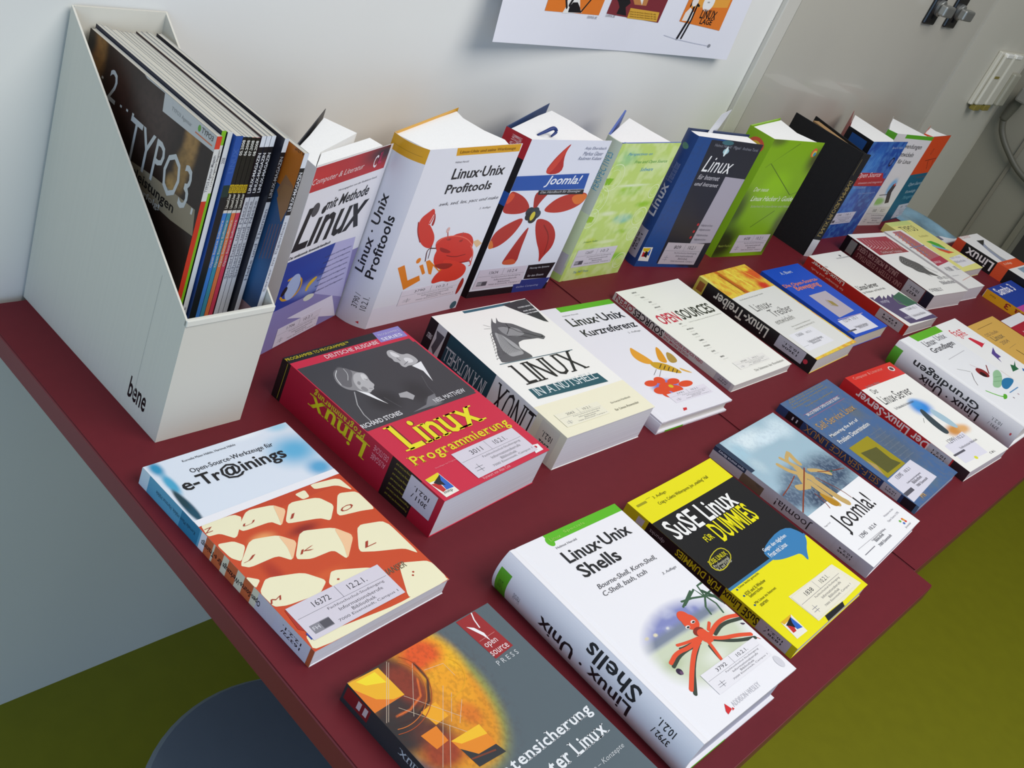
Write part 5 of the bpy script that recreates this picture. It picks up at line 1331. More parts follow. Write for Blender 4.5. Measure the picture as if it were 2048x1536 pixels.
def printface(key,fmap,wa,wb,parent,curved=False,base=.00006):
    its=ART.get(key)
    if not its:return
    bounds=(wa*1000,wb*1000);art=Ink();let=Ink();off=base;DZ=.000008
    nseg=24 if curved else 1
    def put(ink,p,t,col,o):
        if curved:p,t=split(p,t,3.0)
        ink.add(p,t,col,o)
    late=[]
    for it in its:
        k=it[0];off+=DZ
        if k=='R':
            p,t=grid(it[1],it[2],it[3],it[4],nseg if it[3]-it[1]>8 else 1,nseg if curved and it[4]-it[2]>3 else 1);art.add(p,t,lin(it[5]),off)
        elif k=='P':
            pts=chaikin(it[1],True,2,.25 if it[3]==1 else .13) if len(it)>3 else it[1];t=tessellate_polygon([[Vector((x,y,0)) for x,y in pts]]);put(art,pts,[tuple(q) for q in t],lin(it[2]),off)
        elif k=='E':
            _,ca,cb,ra,rb,rot,col=it;pts=[(ca,cb)]+[(ca+ra*math.cos(2*math.pi*i/28),cb+rb*math.sin(2*math.pi*i/28)) for i in range(28)]
            put(art,pts,[(0,i+1,(i+1)%28+1) for i in range(28)],lin(col),off)
        elif k=='L':
            pts=[Vector(p) for p in (chaikin(it[1],False) if len(it)>4 else it[1])];w=it[2]/2;L=[];N=len(pts)
            for i,p in enumerate(pts):
                d=(pts[min(i+1,N-1)]-pts[max(i-1,0)]);d=d.normalized() if d.length>0 else Vector((1,0));nn=Vector((-d.y,d.x));L+=[p+nn*w,p-nn*w]
            put(art,[tuple(x) for x in L],[t for i in range(N-1) for t in ((2*i,2*i+1,2*i+3),(2*i,2*i+3,2*i+2))],lin(it[3]),off)
            if it[2]>2:
                for p in (pts[0],pts[-1]):
                    q=[(p.x,p.y)]+[(p.x+w*math.cos(a*.628),p.y+w*math.sin(a*.628)) for a in range(10)];put(art,q,[(0,i+1,(i+1)%10+1) for i in range(10)],lin(it[3]),off+DZ*.4)
        elif k=='G':
            _,a0,b0,a1,b1,bgc,ops,res=it;na=max(2,int((a1-a0)/res));nb=max(2,int((b1-b0)/res));p,t=grid(a0,b0,a1,b1,na,nb)
            X=np.array([q[0] for q in p]);Y=np.array([q[1] for q in p]);col=np.tile(np.array(lin(bgc)),(len(p),1))
            for op in ops:
                if op[0]=='e':
                    r=np.sqrt(((X-op[1])/op[3])**2+((Y-op[2])/op[4])**2);w=np.clip((1-r)/max(op[5]*.9,.05),0,1);w=w*w*(3-2*w);c=np.array(lin(op[6]))
                elif op[0]=='b':
                    w=np.clip((Y-op[1])/op[3]+.5,0,1)*np.clip((op[2]-Y)/op[3]+.5,0,1);c=np.array(lin(op[4]))
                elif op[0]=='o':
                    r=np.sqrt(((X-op[1])/op[3])**2+((Y-op[2])/op[4])**2);w=1-np.clip((1-r)/max(op[5]*.9,.05),0,1);c=np.array(lin(op[6]))
                elif op[0]=='n':
                    w=np.clip((noise2(X,Y,op[1],op[4])-.45)*4,0,1)*op[3];c=np.array(lin(op[2]))
                elif op[0]=='l':
                    w=np.zeros(len(X))
                    for (x0,y0),(x1,y1) in zip(op[1][:-1],op[1][1:]):
                        dx,dy=x1-x0,y1-y0;tt=np.clip(((X-x0)*dx+(Y-y0)*dy)/(dx*dx+dy*dy+1e-9),0,1);dd=np.hypot(X-x0-tt*dx,Y-y0-tt*dy);w=np.maximum(w,np.clip(1.3-dd/(op[2]/2),0,1))
                    c=np.array(lin(op[3]))
                col=col*(1-w[:,None])+c[None,:]*w[:,None]
            art.add(p,t,[tuple(q) for q in col],off)
        else: late.append(it)
    for it in late:
        if it[0]!='T':continue
        off+=DZ;p,t=fit(it[1],it[7],it[2],it[3],it[4],it[5])
        if p:put(let,p,t,lin(it[6]),off)
    o=inkobj('artwork',art,fmap,parent,bounds)
    inkobj('lettering',let,fmap,parent,bounds)
    for it in late:
        if it[0]=='T':continue
        _,a0,b0,a1,b1,s1,s2=it[:7];lab=Ink();o2=off+.0001;w,h=a1-a0,b1-b0;col=it[-1]
        p,t=grid(a0,b0,a1,b1,10 if curved else 1,10 if curved else 1);lab.add(p,t,lin(col),o2)
        # side skirt of the sticker
        p=[(a0,b0),(a1,b0),(a1,b1),(a0,b1)];n=len(lab.v)
        lab.v+=[(x,y,o2) for x,y in p]+[(x,y,off) for x,y in p];lab.c+=[lin(col)]*8;lab.f+=[(n+i,n+(i+1)%4,n+4+(i+1)%4,n+4+i) for i in range(4)]
        def tx(s,st,x0,y0,x1,y1,c):
            p,t=fit(s,st,a0+x0*w,b0+y0*h,a0+x1*w,b0+y1*h)
            if curved:p,t=split(p,t,3.)
            lab.add(p,t,lin(c),o2+.00003)
        if it[0]=='B':
            ink='#4a4850'
            tx(s1,'',.22,.72,.40,.88,'#2e2c34');tx(s2,'',.60,.72,.80,.88,'#2e2c34')
            for q in ((.02,.62,.98,.63),(.5,.62,.505,.98)):
                p,t=grid(a0+q[0]*w,b0+q[1]*h,a0+q[2]*w,b0+q[3]*h,1,1);lab.add(p,t,lin('#77747c'),o2+.00002)
            for i,(s,x0,x1) in enumerate(zip(LABTXT,(.30,.38,.48,.30),(.92,.86,.74,.96))): tx(s,'',x0,.48-.13*i,x1,.57-.13*i,ink)
            if it[7]==1:
                p,t=grid(a0+.05*w,b0+.12*h,a0+.25*w,b0+.36*h,1,1);lab.add(p,t,lin('#8a8890'),o2+.00002)
                p,t=grid(a0+.15*w,b0+.14*h,a0+.25*w,b0+.34*h,1,1);lab.add(p,t,lin('#55535c'),o2+.00003)
                tx('FH','',.065,.2,.13,.3,'#d8d6dc')
            elif it[7]==2:
                for q in ((.08,.30,.2,.52),(.14,.12,.15,.42),(.07,.2,.19,.24)):
                    p,t=grid(a0+q[0]*w,b0+q[1]*h,a0+(q[0]+.008)*w if q[2]-q[0]<.05 else a0+q[2]*w,b0+(q[1]+.02)*h if q[2]-q[0]>.05 else b0+q[3]*h,1,1);lab.add(p,t,lin('#8a8890'),o2+.00002)
        else:
            tx(s1,'b',.22,.54,.78,.72,'#1c1b20');tx(s2,'b',.22,.26,.78,.44,'#1c1b20')
        inkobj('library_label',lab,fmap,parent,bounds)

# ------------------------------------------------------------------ books
def frame(P,U,V):
    N=U.cross(V);return Matrix((U,V,N)).transposed(),N
def flatbook(key,label,x,y,th,w,l,t,cover='#f0f0f2',spine=None,back=None,pages='#efece4',hard=False,lift=0,rnd=0,group='books lying on the tables',sag=0,footbar=None):
    U=Vector((math.cos(th),math.sin(th),0));V=Vector((-U.y,U.x,0));rot,N=frame(None,U,V)
    root=empty('book',(x,y,0),label,'book',group,rot)
    ct=.0026 if hard else .0006;ov=.004 if hard else .0008
    def fm(a,b,off=0):
        n=t+off+lift*(a/w)**3-sag*max(0,1-b/l)**2*0
        if hard:n-=.0009*math.exp(-((a-.009)/.0022)**2)
        return (a,b,n)
    def sm(a,b,off=0):
        k=b/t;bul=rnd*4*k*(1-k) if rnd else 0
        return (-bul-off,a,t-b)
    curved=bool(lift or hard)
    la=sorted(set([0,.004,.006,.0075,.009,.0105,.012,.014]+lsp(0,w,17))) if curved else [0,w]
    fc=slab('front_cover',fm,la,[0,l],ct,card(cover),root)
    sp=slab('spine',sm,[0,l],lsp(ct,t-ct,13) if rnd else [ct,t-ct],ct,card(spine or cover),root)
    slab('back_cover',lambda a,b,o=0:(a,b,-o),[0,w],[0,l],ct,card(back or cover),root)
    # page block: fore edge follows the cover, slightly hollow for hardbacks
    la=lsp(ct,w-ov,9);vv=[];ff=[];k=len(la)
    for b in (ov,l-ov):
        for a in la:vv.append((a,b,ct))
        for a in la:vv.append((a,b,t-ct+lift*.35*(a/w)**3-(.0008 if hard else 0)))
    for i in range(k-1):
        ff+=[(i,i+1,k+i+1,k+i),(2*k+i,2*k+i+1,3*k+i+1,3*k+i),(i,i+1,2*k+i+1,2*k+i),(k+i,k+i+1,3*k+i+1,3*k+i)]
    ff+=[(0,k,3*k,2*k),(k-1,2*k-1,4*k-1,3*k-1)]
    mesh('page_block',vv,ff,paper(pages),root)
    if footbar:
        a0,a1,cc=footbar;box('cover_bar',(a0,-.0003,-.0002),(a1,.0001,ct+.0001),card(cc),root)
    printface(key+':front',fm,w,l,fc,curved)
    printface(key+':spine',sm,l,t,sp,bool(rnd))
    return root
def standbook(key,label,x,y,th,w,h,ts,t,tb,wb=None,cover='#e9e8ee',spine=None,back=None,backin='#f0eeea',pages='#f4f2ee',fans=(),hard=False,rnd=0,group='books standing along the wall'):
    U=Vector((math.cos(th),math.sin(th),0));V=Vector((0,0,1));rot,N=frame(None,U,V);wb=wb or w
    root=empty('book',(x,y,0),label,'book',group,rot)
    S=Vector((math.cos(ts),math.sin(ts),0));K=Vector((math.cos(tb),math.sin(tb),0))
    def loc2(vec):return Vector((vec.dot(U),vec.dot(N)))
    s=loc2(S);k=loc2(K);so=Vector((s.y,-s.x));
    if so.x>0:so=-so
    ko=Vector((k.y,-k.x))
    if ko.y>0:ko=-ko
    ct=.0026 if hard else .0006
    def fm(a,b,off=0):return (a,b,off-(.0009*math.exp(-((a-.009)/.0022)**2) if hard else 0))
    def sm(a,b,off=0):
        q=b/t;bul=rnd*4*q*(1-q)+off;p=s*b+so*bul;return (p.x,a,p.y)
    def bm_(a,b,off=0):
        p=s*t+k*a+ko*off;return (p.x,b,p.y)
    la=sorted(set([0,.004,.006,.0075,.009,.0105,.012,.014]+lsp(0,w,9))) if hard else [0,w]
    fc=slab('front_cover',fm,la,[0,h],ct,card(cover),root)
    sp=slab('spine',sm,[0,h],lsp(.0002,t-.0002,13) if rnd else [.0002,t-.0002],ct,card(spine or cover),root)
    slab('back_cover',bm_,[0,wb],[0,h],ct,card(back or cover),root)
    for pts in fans:
        q=[Vector((px-x,py-y,0)) for px,py in pts];q=[loc2(p) for p in q]
        n=len(q);top=h-.0035
        vv=[(p.x,.003,p.y) for p in q]+[(p.x,top,p.y) for p in q]
        mesh('page_block',vv,[tuple(range(n)),tuple(range(n,2*n))]+[(i,(i+1)%n,n+(i+1)%n,n+i) for i in range(n)],mat('standing_pages','#f6f5f3',.85,noise=.04,nscale=1,stripes=(500,1,500),spec=.2),root)
    printface(key+':front',fm,w,h,fc,hard)
    printface(key+':spine',sm,h,t,sp,bool(rnd))
    return root
glyphs()
# ------------------------------------------------------------------ the room
WALL=mat('white_wall_paint','#e7e6e1',.75,noise=.03,nscale=3,bump=.08,spec=.2)
FLOOR=mat('olive_linoleum','#888614',.5,noise=.07,nscale=25,spec=.35)
GREYW=mat('grey_white_lacquer','#cfccc2',.42,noise=.02,nscale=5)
DARK=mat('dark_gap','#15140f',.8)
tag(box('floor',(-3,-3.2,-.76),(4.2,.06,-.72),FLOOR),'matt olive green linoleum floor','floor',kind='structure')
tag(box('wall_back',(-3,0,-.72),(2.95,.08,1.9),WALL),'white painted wall behind the book tables','wall',kind='structure')
tag(box('wall_right',(2.9,-.262,-.72),(2.97,0,1.9),mat('grey_side_wall','#8f8b7c',.6,noise=.04,nscale=4)),'grey side wall at the far end of the tables','wall',kind='structure')
tag(box('wall_right_recess',(3.25,-3.0,-.72),(3.30,0,1.9),mat('dark_recess','#3a3730',.8)),'dark recess beyond the end of the side wall','wall',kind='structure').name='wall_recess'
# door in the back wall: frame strip, panel with its dark joint
d=tag(empty('door_1',(1.40,0,-.72)),'light grey door with two black lock plates, in the back wall','door',kind='structure')
box('joint_left',(-.007,-.0012,0),(-.001,.001,2.6),DARK,d);box('joint_right',(.964,-.0012,0),(.969,.001,2.6),DARK,d)
box('door_panel',(0,-.006,.01),(.963,-.0002,2.6),mat('door_lacquer','#c3bfb2',.32,noise=.02,nscale=5,coat=.3),d)
tag(box('trim_1',(1.343,-.010,-.72),(1.392,0,1.9),GREYW,bevel=.002),'light frame strip left of the door','trim',kind='structure')
tag(box('trim_2',(2.372,-.010,-.72),(2.9,0,1.9),mat('frame_lacquer','#cdc9bb',.4,noise=.02,nscale=5)),'pale wall panel right of the door','trim',kind='structure')
tag(box('trim_3',(2.885,-.262,-.72),(2.899,-.245,1.9),mat('side_wall_strip','#7c7868',.6)),'edge strip of the grey side wall','trim',kind='structure')
tag(box('trim_4',(2.893,-.135,-.72),(2.8995,-.125,1.9),mat('side_wall_strip2','#857f70',.6)),'thin upright joint in the grey side wall','trim',kind='structure')
BLK=mat('black_plate','#141216',.25);CHR=mat('brushed_chrome','#a8a8a2',.45,metal=.8)
for i,(x0,x1,lb) in enumerate(((1.985,2.045,'black upright lock plate with chrome lever, left one on the door'),(2.112,2.176,'black upright lock plate with chrome lever, right one on the door'))):
    t=empty('lock_plate',(x0,-.006,.428),lb,'lock','black lock plates on the door')
    box('plate',(0,-.008,0),(x1-x0,0,.20),BLK,t,bevel=.004)
    lathe('rose',[(.016,-.016),(.018,-.014),(.018,-.008)],CHR,t,axis='y',org=((x1-x0)/2+.004,0,.040))
    box('lever',(.010,-.034,.028),(x1-x0+.004,-.016,.052),CHR,t,bevel=.004)
    box('keyhole',((x1-x0)/2-.004,-.0095,.014),((x1-x0)/2+.004,-.008,.032),DARK,t)
# cable duct with outlet, plug and cable
DU=mat('ivory_plastic','#d6d2c2',.35);t=empty('outlet_box',(2.60,-.010,.245),'ivory double outlet box on the pale panel near the corner','outlet')
box('back_plate',(0,-.012,0),(.235,0,.150),DU,t,bevel=.003)
for x0 in (.012,.090):
    box('ridge',(x0,-.022,.004),(x0+.060,-.012,.146),DU,t,bevel=.004);box('cap',(x0+.004,-.024,.139),(x0+.056,-.012,.150),mat('white_cap','#f6f4ec',.3),t,bevel=.002)
    box('foot_clip',(x0+.006,-.022,-.012),(x0+.050,-.006,.004),mat('olive_clip','#8a7c34',.5),t,bevel=.002)
box('slot',(.020,-.0235,.082),(.055,-.022,.088),mat('olive_clip','#8a7c34',.5),t)
box('socket',(.170,-.028,.004),(.226,-.012,.100),mat('grey_socket','#a8a594',.4),t,bevel=.005)
CB=mat('grey_cable','#5c5a4e',.5);t=empty('power_cable',(2.85,-.05,.30),'grey power cable with plug hanging from the outlet box by the corner','cable')
box('plug',(-.018,-.036,-.022),(.020,-.002,.020),mat('grey_plug','#85837a',.4),t,bevel=.006)
tube('strain_relief',[(.004,-.012,-.004),(.014,-.004,-.04),(.018,.002,-.085)],[.013,.015,.011],CB,t)
tube('cord',[(.018,.002,-.080),(.022,-.015,-.115),(.025,-.056,-.151),(.03,-.128,-.191),(.03,-.25,-.215),(.03,-.36,-.22)],[.0095,.009,.0085,.0085,.0085,.0085],CB,t)
# poster hanging off the wall at its lower corners
def pm(a,b,off=0):
    k=a/.63;o=.036*max(0,1-k/.55)**1.5+.016*max(0,(k-.55)/.45)**1.2
    fall=max(0,1-b/.32)**1.3
    return (a,-(.0018+o*fall)-off,b+(.014*max(0,1-k/.55)**1.5+.005*max(0,(k-.55)/.45))*fall)
po=empty('poster',(.587,0,.312),'white comic poster curling off the wall above the books','poster')
ps=slab('paper_sheet',pm,lsp(0,.63,41),lsp(0,.44,25),.0003,mat('poster_paper','#e4e4ec',.6,noise=.02,nscale=8),po)
def pmc(a,b,off=0):return pm(min(a+.030,.63),max(b-.007,.002),off+.0004)
printface('poster:p',pmc,.63,.43,ps,True)
for a in (.05,.58): box('adhesive_strip',(a,-.0032,.425),(a+.03,-.001,.436),mat('clear_tape','#d8d8d4',.2),po)
# stool tucked under the table end
t=empty('stool',(.115,-.548,-.72),'round grey-blue stool half under the left end of the table','stool')
lathe('seat',[(.155,.435),(.168,.440),(.171,.447),(.171,.455),(.166,.460),(.0001,.461)],mat('grey_blue_seat','#66727f',.5,noise=.05,nscale=30),t,seg=64)
for k in range(4):
    a=k*math.pi/2+.6;tube('leg',[(.11*math.cos(a),.11*math.sin(a),.437),(.15*math.cos(a),.15*math.sin(a),0.0)],[.010,.010],mat('stool_steel','#7e8286',.3,metal=.8),t,sub=1)
# ------------------------------------------------------------------ tables
RED=mat('red_linoleum_top','#6b1e27',.55,noise=.06,nscale=90,bump=.05,spec=.22)
EDG=mat('red_edge','#74262e',.4)
def table(x0,x1,y0,y1,lb):
    t=empty('table',(x0,y0,-.72),lb,'table','red tables pushed together');z=.72;w=x1-x0;dd=y1-y0
    top=box('tabletop',(0.001,0.001,z-.0015),(w-.001,dd-.001,z),RED,t);box('edge_band',(0,0,z-.024),(w,dd,z-.0016),EDG,t,bevel=.001)
    ST=mat('table_steel','#8b8d90',.35,metal=.8)
    for a in (w*.76,w-.09):
        for b in (.16,dd-.12): lathe('leg',[(.018,.02),(.018,z-.024)],ST,t,seg=20,org=(a,b,0));lathe('foot',[(.022,0),(.022,.02)],DARK,t,seg=20,org=(a,b,0))
    box('apron',(w*.5,.20,z-.064),(w-.10,.22,z-.024),ST,t)
    return t
table(0,.8045,-.811,-.0095,'red table nearest the camera, under the file box and closest books')
table(.8075,2.32,-.7845,-.0095,'longer red table further along the wall, under the distant books')
# ------------------------------------------------------------------ magazine holder
bx,by,bth,bw,bd,bh,bf=.0562,-.2519,.0195,.0985,.2479,.3165,.1407
CBD=mat('white_corrugated_card','#dcd8cb',.7,noise=.03,nscale=1,stripes=(2,260,2),bump=.05,spec=.2)
U=Vector((math.cos(bth),math.sin(bth),0));V=Vector((-U.y,U.x,0));rot,N=frame(None,U,V)
hb=empty('magazine_holder',(bx,by,0),'tall white cardboard magazine holder with a slanted cut','holder',None,rot);ct=.002
def side(x,n):
    pts=[(0,0),(bd,0),(bd,bh),(0,bf)];v=[(x,a,b) for a,b in pts]+[(x+ct,a,b) for a,b in pts]
    return mesh(n,v,[(0,1,2,3),(4,5,6,7),(0,1,5,4),(1,2,6,5),(2,3,7,6),(3,0,4,7)],CBD,hb)
sl=side(0,'side_panel');side(bw-ct,'side_panel')
box('front_panel',(ct,0,0),(bw-ct,ct,bf-.0005),CBD,hb);box('back_panel',(ct,bd-ct,0),(bw-ct,bd,bh),CBD,hb);box('bottom_panel',(ct,ct,0),(bw-ct,bd-ct,ct),CBD,hb)
box('front_fold',(0,-.0012,bf-.006),(bw,.0032,bf+.001),mat('fold_edge','#e4e2d6',.7),hb,bevel=.001)
printface('box:side',lambda a,b,o=0:(-o,bd-a,b),bd,bh,sl)
for a,z in ((.045,.02),(.060,.0)): box('seam',(-.0003,a,.0+z),(.0002,a+.0005,.16),mat('seam_grey','#c4c2b8',.7),hb) if a<.05 else None
# ------------------------------------------------------------------ magazines inside it, spines to the front
def magazine(x,t,ys,w,h,label,segs,txt,back='#2b2624',front='#d8d6d2',key=None,lean=0,yaw=0):
    Um=(V*math.cos(yaw)-U*math.sin(yaw));Vm=(Vector((0,0,1))*math.cos(lean)+Um.cross(Vector((0,0,1)))*math.sin(lean));rot,N=frame(None,Um,Vm);la,lb=x-bx,ys-by;o3=Vector((bx,by,0))+U*la+V*lb
    root=empty('magazine',(o3.x,o3.y,.0022),label,'magazine','magazines in the holder',rot)
    ct=.0003
    slab('front_cover',lambda a,b,o=0:(a,b,t+o),[0,w],[0,h],ct,card(front),root)
    bk=slab('back_cover',lambda a,b,o=0:(a,b,-o),[0,w],[0,h],ct,card(back),root)
    sm=lambda a,b,o=0:(-o,a,t-b)
    sp=slab('spine',sm,[0,h],[ct,t-ct],ct,card(segs[0][2]),root)
    mesh('page_block',[(a,b,n) for a in (ct,w-.0006) for b in (.0005,h-.0006) for n in (ct,t-ct)],[(0,1,3,2),(4,5,7,6),(0,1,5,4),(2,3,7,6),(0,2,6,4),(1,3,7,5)],mat('magazine_paper','#d3cfc2',.8,noise=.12,nscale=1,stripes=(2,2,700)),root)
    ART['m:spine']=[('R',a0*h*1000,0,a1*h*1000,t*1000,c) for a0,a1,c in segs]+[('T',s,a0*h*1000,t*150,a1*h*1000,t*850,c,'b') for s,a0,a1,c in txt]
    printface('m:spine',sm,h,t,sp)
    if key: printface(key,lambda a,b,o=0:(w-a,b,-o),w,h,bk)
X=.0732
def nx(t,g=.0008):
    global X
    x=X;X+=t+g;return x
magazine(nx(.0052),.0052,-.212,.200,.2975,'magazine with brown cover and large pale lettering, leftmost in the holder',[(0,.79,'#c8361c'),(.79,.96,'#d9d8d4'),(.96,1,'#d8402a')],[('TYPO3 Agentur-Magazin',.82,.94,'#55545c')],back='#2a1a14',key='typo:back')
magazine(nx(.0046),.0046,-.209,.199,.301,'magazine with green and white spine in the holder',[(0,.80,'#7cb81c'),(.80,.955,'#dcdcd6'),(.955,1,'#84bc20')],[('TYPO3 Agentur-Magazin',.82,.94,'#55545c')],back='#141c34')
magazine(nx(.0052,.002),.0052,-.210,.200,.300,'magazine with plain white spine right of the green one',[(0,1,'#d8dadc')],[('Das Magazin für freie Software',.1,.4,'#77767c'),('2008',.90,.92,'#77767c')],back='#0e1020')
magazine(nx(.0072),.0072,-.213,.200,.298,'thick magazine with blue upper spine and dark foot',[(0,.84,'#141a1c'),(.84,1,'#2450a0'),(.80,.84,'#1c3430')],[('LINUX',.88,.96,'#3c62a8')],back='#2450a0')
for i,(c1,dt) in enumerate((('#3c7cc8','05.2008'),('#3c8aa0','06.2008'),('#d87444','07.2008'),('#c83c54','08.2008'))):
    magazine(nx(.0044,.0005),.0044,-.212,.200,.2965-.0004*i,'black-spined magazine with yellow band and %s foot in the holder'%('sky-blue','teal','orange','magenta')[i],[(0,.745,c1),(.745,.755,'#d8d4cc'),(.755,1,'#1c1b16'),(.815,.843,'#c8a818')],[('LinuxUser',.762,.812,'#d6d2c4'),(dt,.94,.99,'#e2e0d8'),('DVD',.82,.84,'#4a3c08'),('Open Source Software',.55,.72,'#c8c0b8')],back='#1c1b18')
for i,s in enumerate(('magazine with white-topped black spine, first after the yellow-banded ones','second magazine with white-topped black spine in the holder','third magazine with white-topped black spine in the holder')):
    magazine(nx(.0048,.0005),.0048,-.213,.200,.297,s,[(0,.795,'#c9cad0'),(.795,.965,'#15151a'),(.965,1,'#dfe3ea')],[('LINUX-MAGAZIN',.81,.945,'#dcdce0'),('Sicherheit und Netze',.50,.78,'#7c7c86')],back=('#3c2428','#1c2c5c','#22242c')[i])
magazine(nx(.0050,.001),.0050,-.220,.203,.298,'magazine with black upper and white lower spine next to the rightmost',[(0,.785,'#d0d2d8'),(.785,.955,'#17171b'),(.955,1,'#d8dce2')],[('LINUX-MAGAZIN',.80,.94,'#a8a8ac'),('Hefte und Themen',.5,.76,'#7c7c86')],back='#20202c',lean=.012)
magazine(.1440,.0055,-.2385,.200,.2935,'rightmost magazine, denim and pink striped cover sticking out furthest',[(0,.785,'#ccd0d8'),(.785,.95,'#17171b'),(.95,1,'#dfe3ea')],[('LINUX-MAGAZIN',.80,.935,'#dcdce0'),('Server im Eigenbau',.5,.76,'#8c8c96')],back='#2c527c',key='jeans:back',lean=.014,yaw=.016)
# ------------------------------------------------------------------ flat books
fb=flatbook
fb('training','thin paperback with a red and cream keyboard photo, beside the file box',.0252,-.5357,.0494,.1658,.2408,.0192,'#f0eff2','#d8d4cf',pages='#efeef2')
fb('program','thick red paperback with two men in black and white and yellow title',.2288,-.4655,.0732,.1783,.2403,.049,'#cf2342','#b31c36',pages='#e9e7ee')
fb('nutshell','thick white paperback with an engraved horse head, right of the red one',.4474,-.4457,-.0125,.1763,.2379,.0484,'#f4f2ec','#eceae6',pages='#eceaf0',lift=.001)
fb('kurz','white hardback with an orange wasp on a red flower',.6545,-.4544,-.0431,.1706,.2462,.020,'#eceaf0',hard=True,rnd=.0015,footbar=(.02,.062,'#5cb81c'))
fb('opens','cream paperback with red and black block title and staggered small names',.8798,-.4357,-.0102,.1772,.2393,.0125,'#f4f2ea','#d9d6d2',pages='#e4e0da',lift=.002)
fb('treiber','grey-panelled paperback with black spine and fiery red and yellow border',1.0975,-.4566,.0302,.163,.2402,.0276,'#f0cf48','#141214',pages='#e2ded8')
fb('blue','small bright blue paperback with orange title and grey picture',1.2848,-.4395,-.01,.1421,.2059,.0231,'#1c50c4',pages='#e4ddcc')
fb('server','white and violet paperback with a red spine, right of the blue one',1.4956,-.4574,-.0376,.1402,.237,.0215,'#f2f0ea','#b5231c',pages='#d8d0d2')
fb('guide','thick white paperback with maroon title block and dark maroon spine',1.6936,-.4215,-.1055,.1601,.2252,.0355,'#f4f2ec','#541c22',pages='#d9d0d0')
fb('stripes','narrow white book with orange and grey zigzag bands beside the maroon one',1.882,-.432,-.08,.088,.2252,.032,'#efede9',pages='#ddd6da')
fb('yellow','pale yellow paperback with green and red streaks, in front of the standing row',1.996,-.374,-.05,.142,.206,.02,'#f0ea8c','#ddd478',pages='#e4dcd8')
fb('linuxb','white book with thick black spine and orange band near the table end',2.185,-.522,-.03,.130,.24,.035,'#f2f0ee','#131114')
fb('samba','blue and magenta book with mustard yellow spine near the right edge',2.004,-.665,-.01,.17,.225,.02,'#c0499a','#d89a14')
fb('daten','grey paperback with glowing orange collage at the front table edge',.0366,-.8082,.0356,.1752,.235,.0206,'#58646a','#2c3236',pages='#d8d6d4')
fb('shells','large white hardback with a red octopus on a beach',.2415+.002,-.7865,-.0111,.1705,.2443,.0462,'#eeecef',hard=True,rnd=.008,pages='#d4d2de',footbar=(.002,.075,'#5cb81c'))
fb('suse','bright yellow and black paperback lying right of the octopus one',.4844,-.7698,.0268,.188,.2367,.0154,'#ece208','#c9ba10',lift=.003,pages='#e6e4ec')
fb('joomla','paperback with a wooden jointed hand holding sticks over water',.7122,-.7539,.0546,.1749,.2393,.0188,'#f3f2f3','#b6b0b6',pages='#dcd8e2')
fb('selfs','slate blue paperback with mustard landscape picture and gold lettering',.9307,-.7284,.0407,.1728,.2348,.0133,'#4b6b98','#223c66',pages='#d8d4d6')
fb('dls','white paperback with red spine and top, blue and orange boat picture',1.1165,-.7333,-.0406,.169,.2321,.0195,'#f4f2ec','#c21f24',pages='#e0dadd')
fb('grund','thick white hardback with green spine tip and coloured insect drawings',1.3340,-.735,-.01,.17,.243,.046,'#eeeef0','#d5d3d6',hard=True,rnd=.006)
fb('jetzt','white paperback with red title, tight against the insect hardback',1.514,-.722,-.012,.127,.235,.036,'#f3f2f0')
fb('orange','plain ochre-yellow booklet near the right edge of the picture',1.688,-.745,-.01,.16,.238,.020,'#dcae56')
fb('red','dark red book with white head strip, cut by the right edge of the picture',1.868,-.765,0,.13,.24,.016,'#b02434')
# ------------------------------------------------------------------ standing books
sb=standbook
sb('methode','standing white paperback with red head band, half behind the magazine holder',.2405,-.1625,.289,.150,.235,1.55,.040,.66,.135,back='#1c1c24',
 fans=[[(.246,-.155),(.2435,-.123),(.286,-.0925),(.336,-.054),(.356,-.089),(.274,-.127)],[(.249,-.153),(.274,-.129),(.366,-.1),(.371,-.117)]])
sb('profi','thick standing white book with a red crab and yellow corner bands',.405,-.1549,.0429,.1703,.2461,1.9978,.0454,.3425,back='#dba01e',rnd=.006,
 fans=[[(.409,-.149),(.392,-.112),(.44,-.094),(.542,-.0595),(.537,-.077),(.545,-.108),(.560,-.131),(.556,-.142)]])
sb('joomlah','standing book with a red star-shaped flower and blue title band',.6097,-.1339,-.0595,.1643,.2434,1.9447,.0372,.3751,.1709,spine='#161418',back='#2c4470',
 fans=[[(.615,-.132),(.603,-.101),(.70,-.066),(.745,-.052),(.755,-.082),(.759,-.114),(.766,-.137)]])
sb('persp','standing green and yellow patterned hardback, right of the flower one',.8167,-.136,-.0243,.1519,.2341,1.6577,.027,.4892,cover='#3c5cb0',spine='#c4ccb8',back='#3c5cb4',hard=True,rnd=.003,
 fans=[[(.823,-.131),(.821,-.108),(.885,-.080),(.938,-.057),(.945,-.096),(.954,-.131)]])
sb('inet','standing worn navy blue book with a grey panel on its cover',1.0251,-.1329,-.2155,.1595,.2405,1.33,.0277,-.17,cover='#22304c',spine='#1a3e78',back='#1c3058',rnd=.004,
 fans=[[(1.029,-.132),(1.035,-.109),(1.183,-.134),(1.177,-.162)]])
sb('hacker','thick standing lime green book with dark diagonal lines',1.2561,-.1477,-.1208,.164,.239,1.6929,.0501,.1502,.156,cover='#8fc010',spine='#86b418',
 fans=[[(1.260,-.146),(1.255,-.100),(1.33,-.088),(1.405,-.077),(1.387,-.124),(1.410,-.162)]])
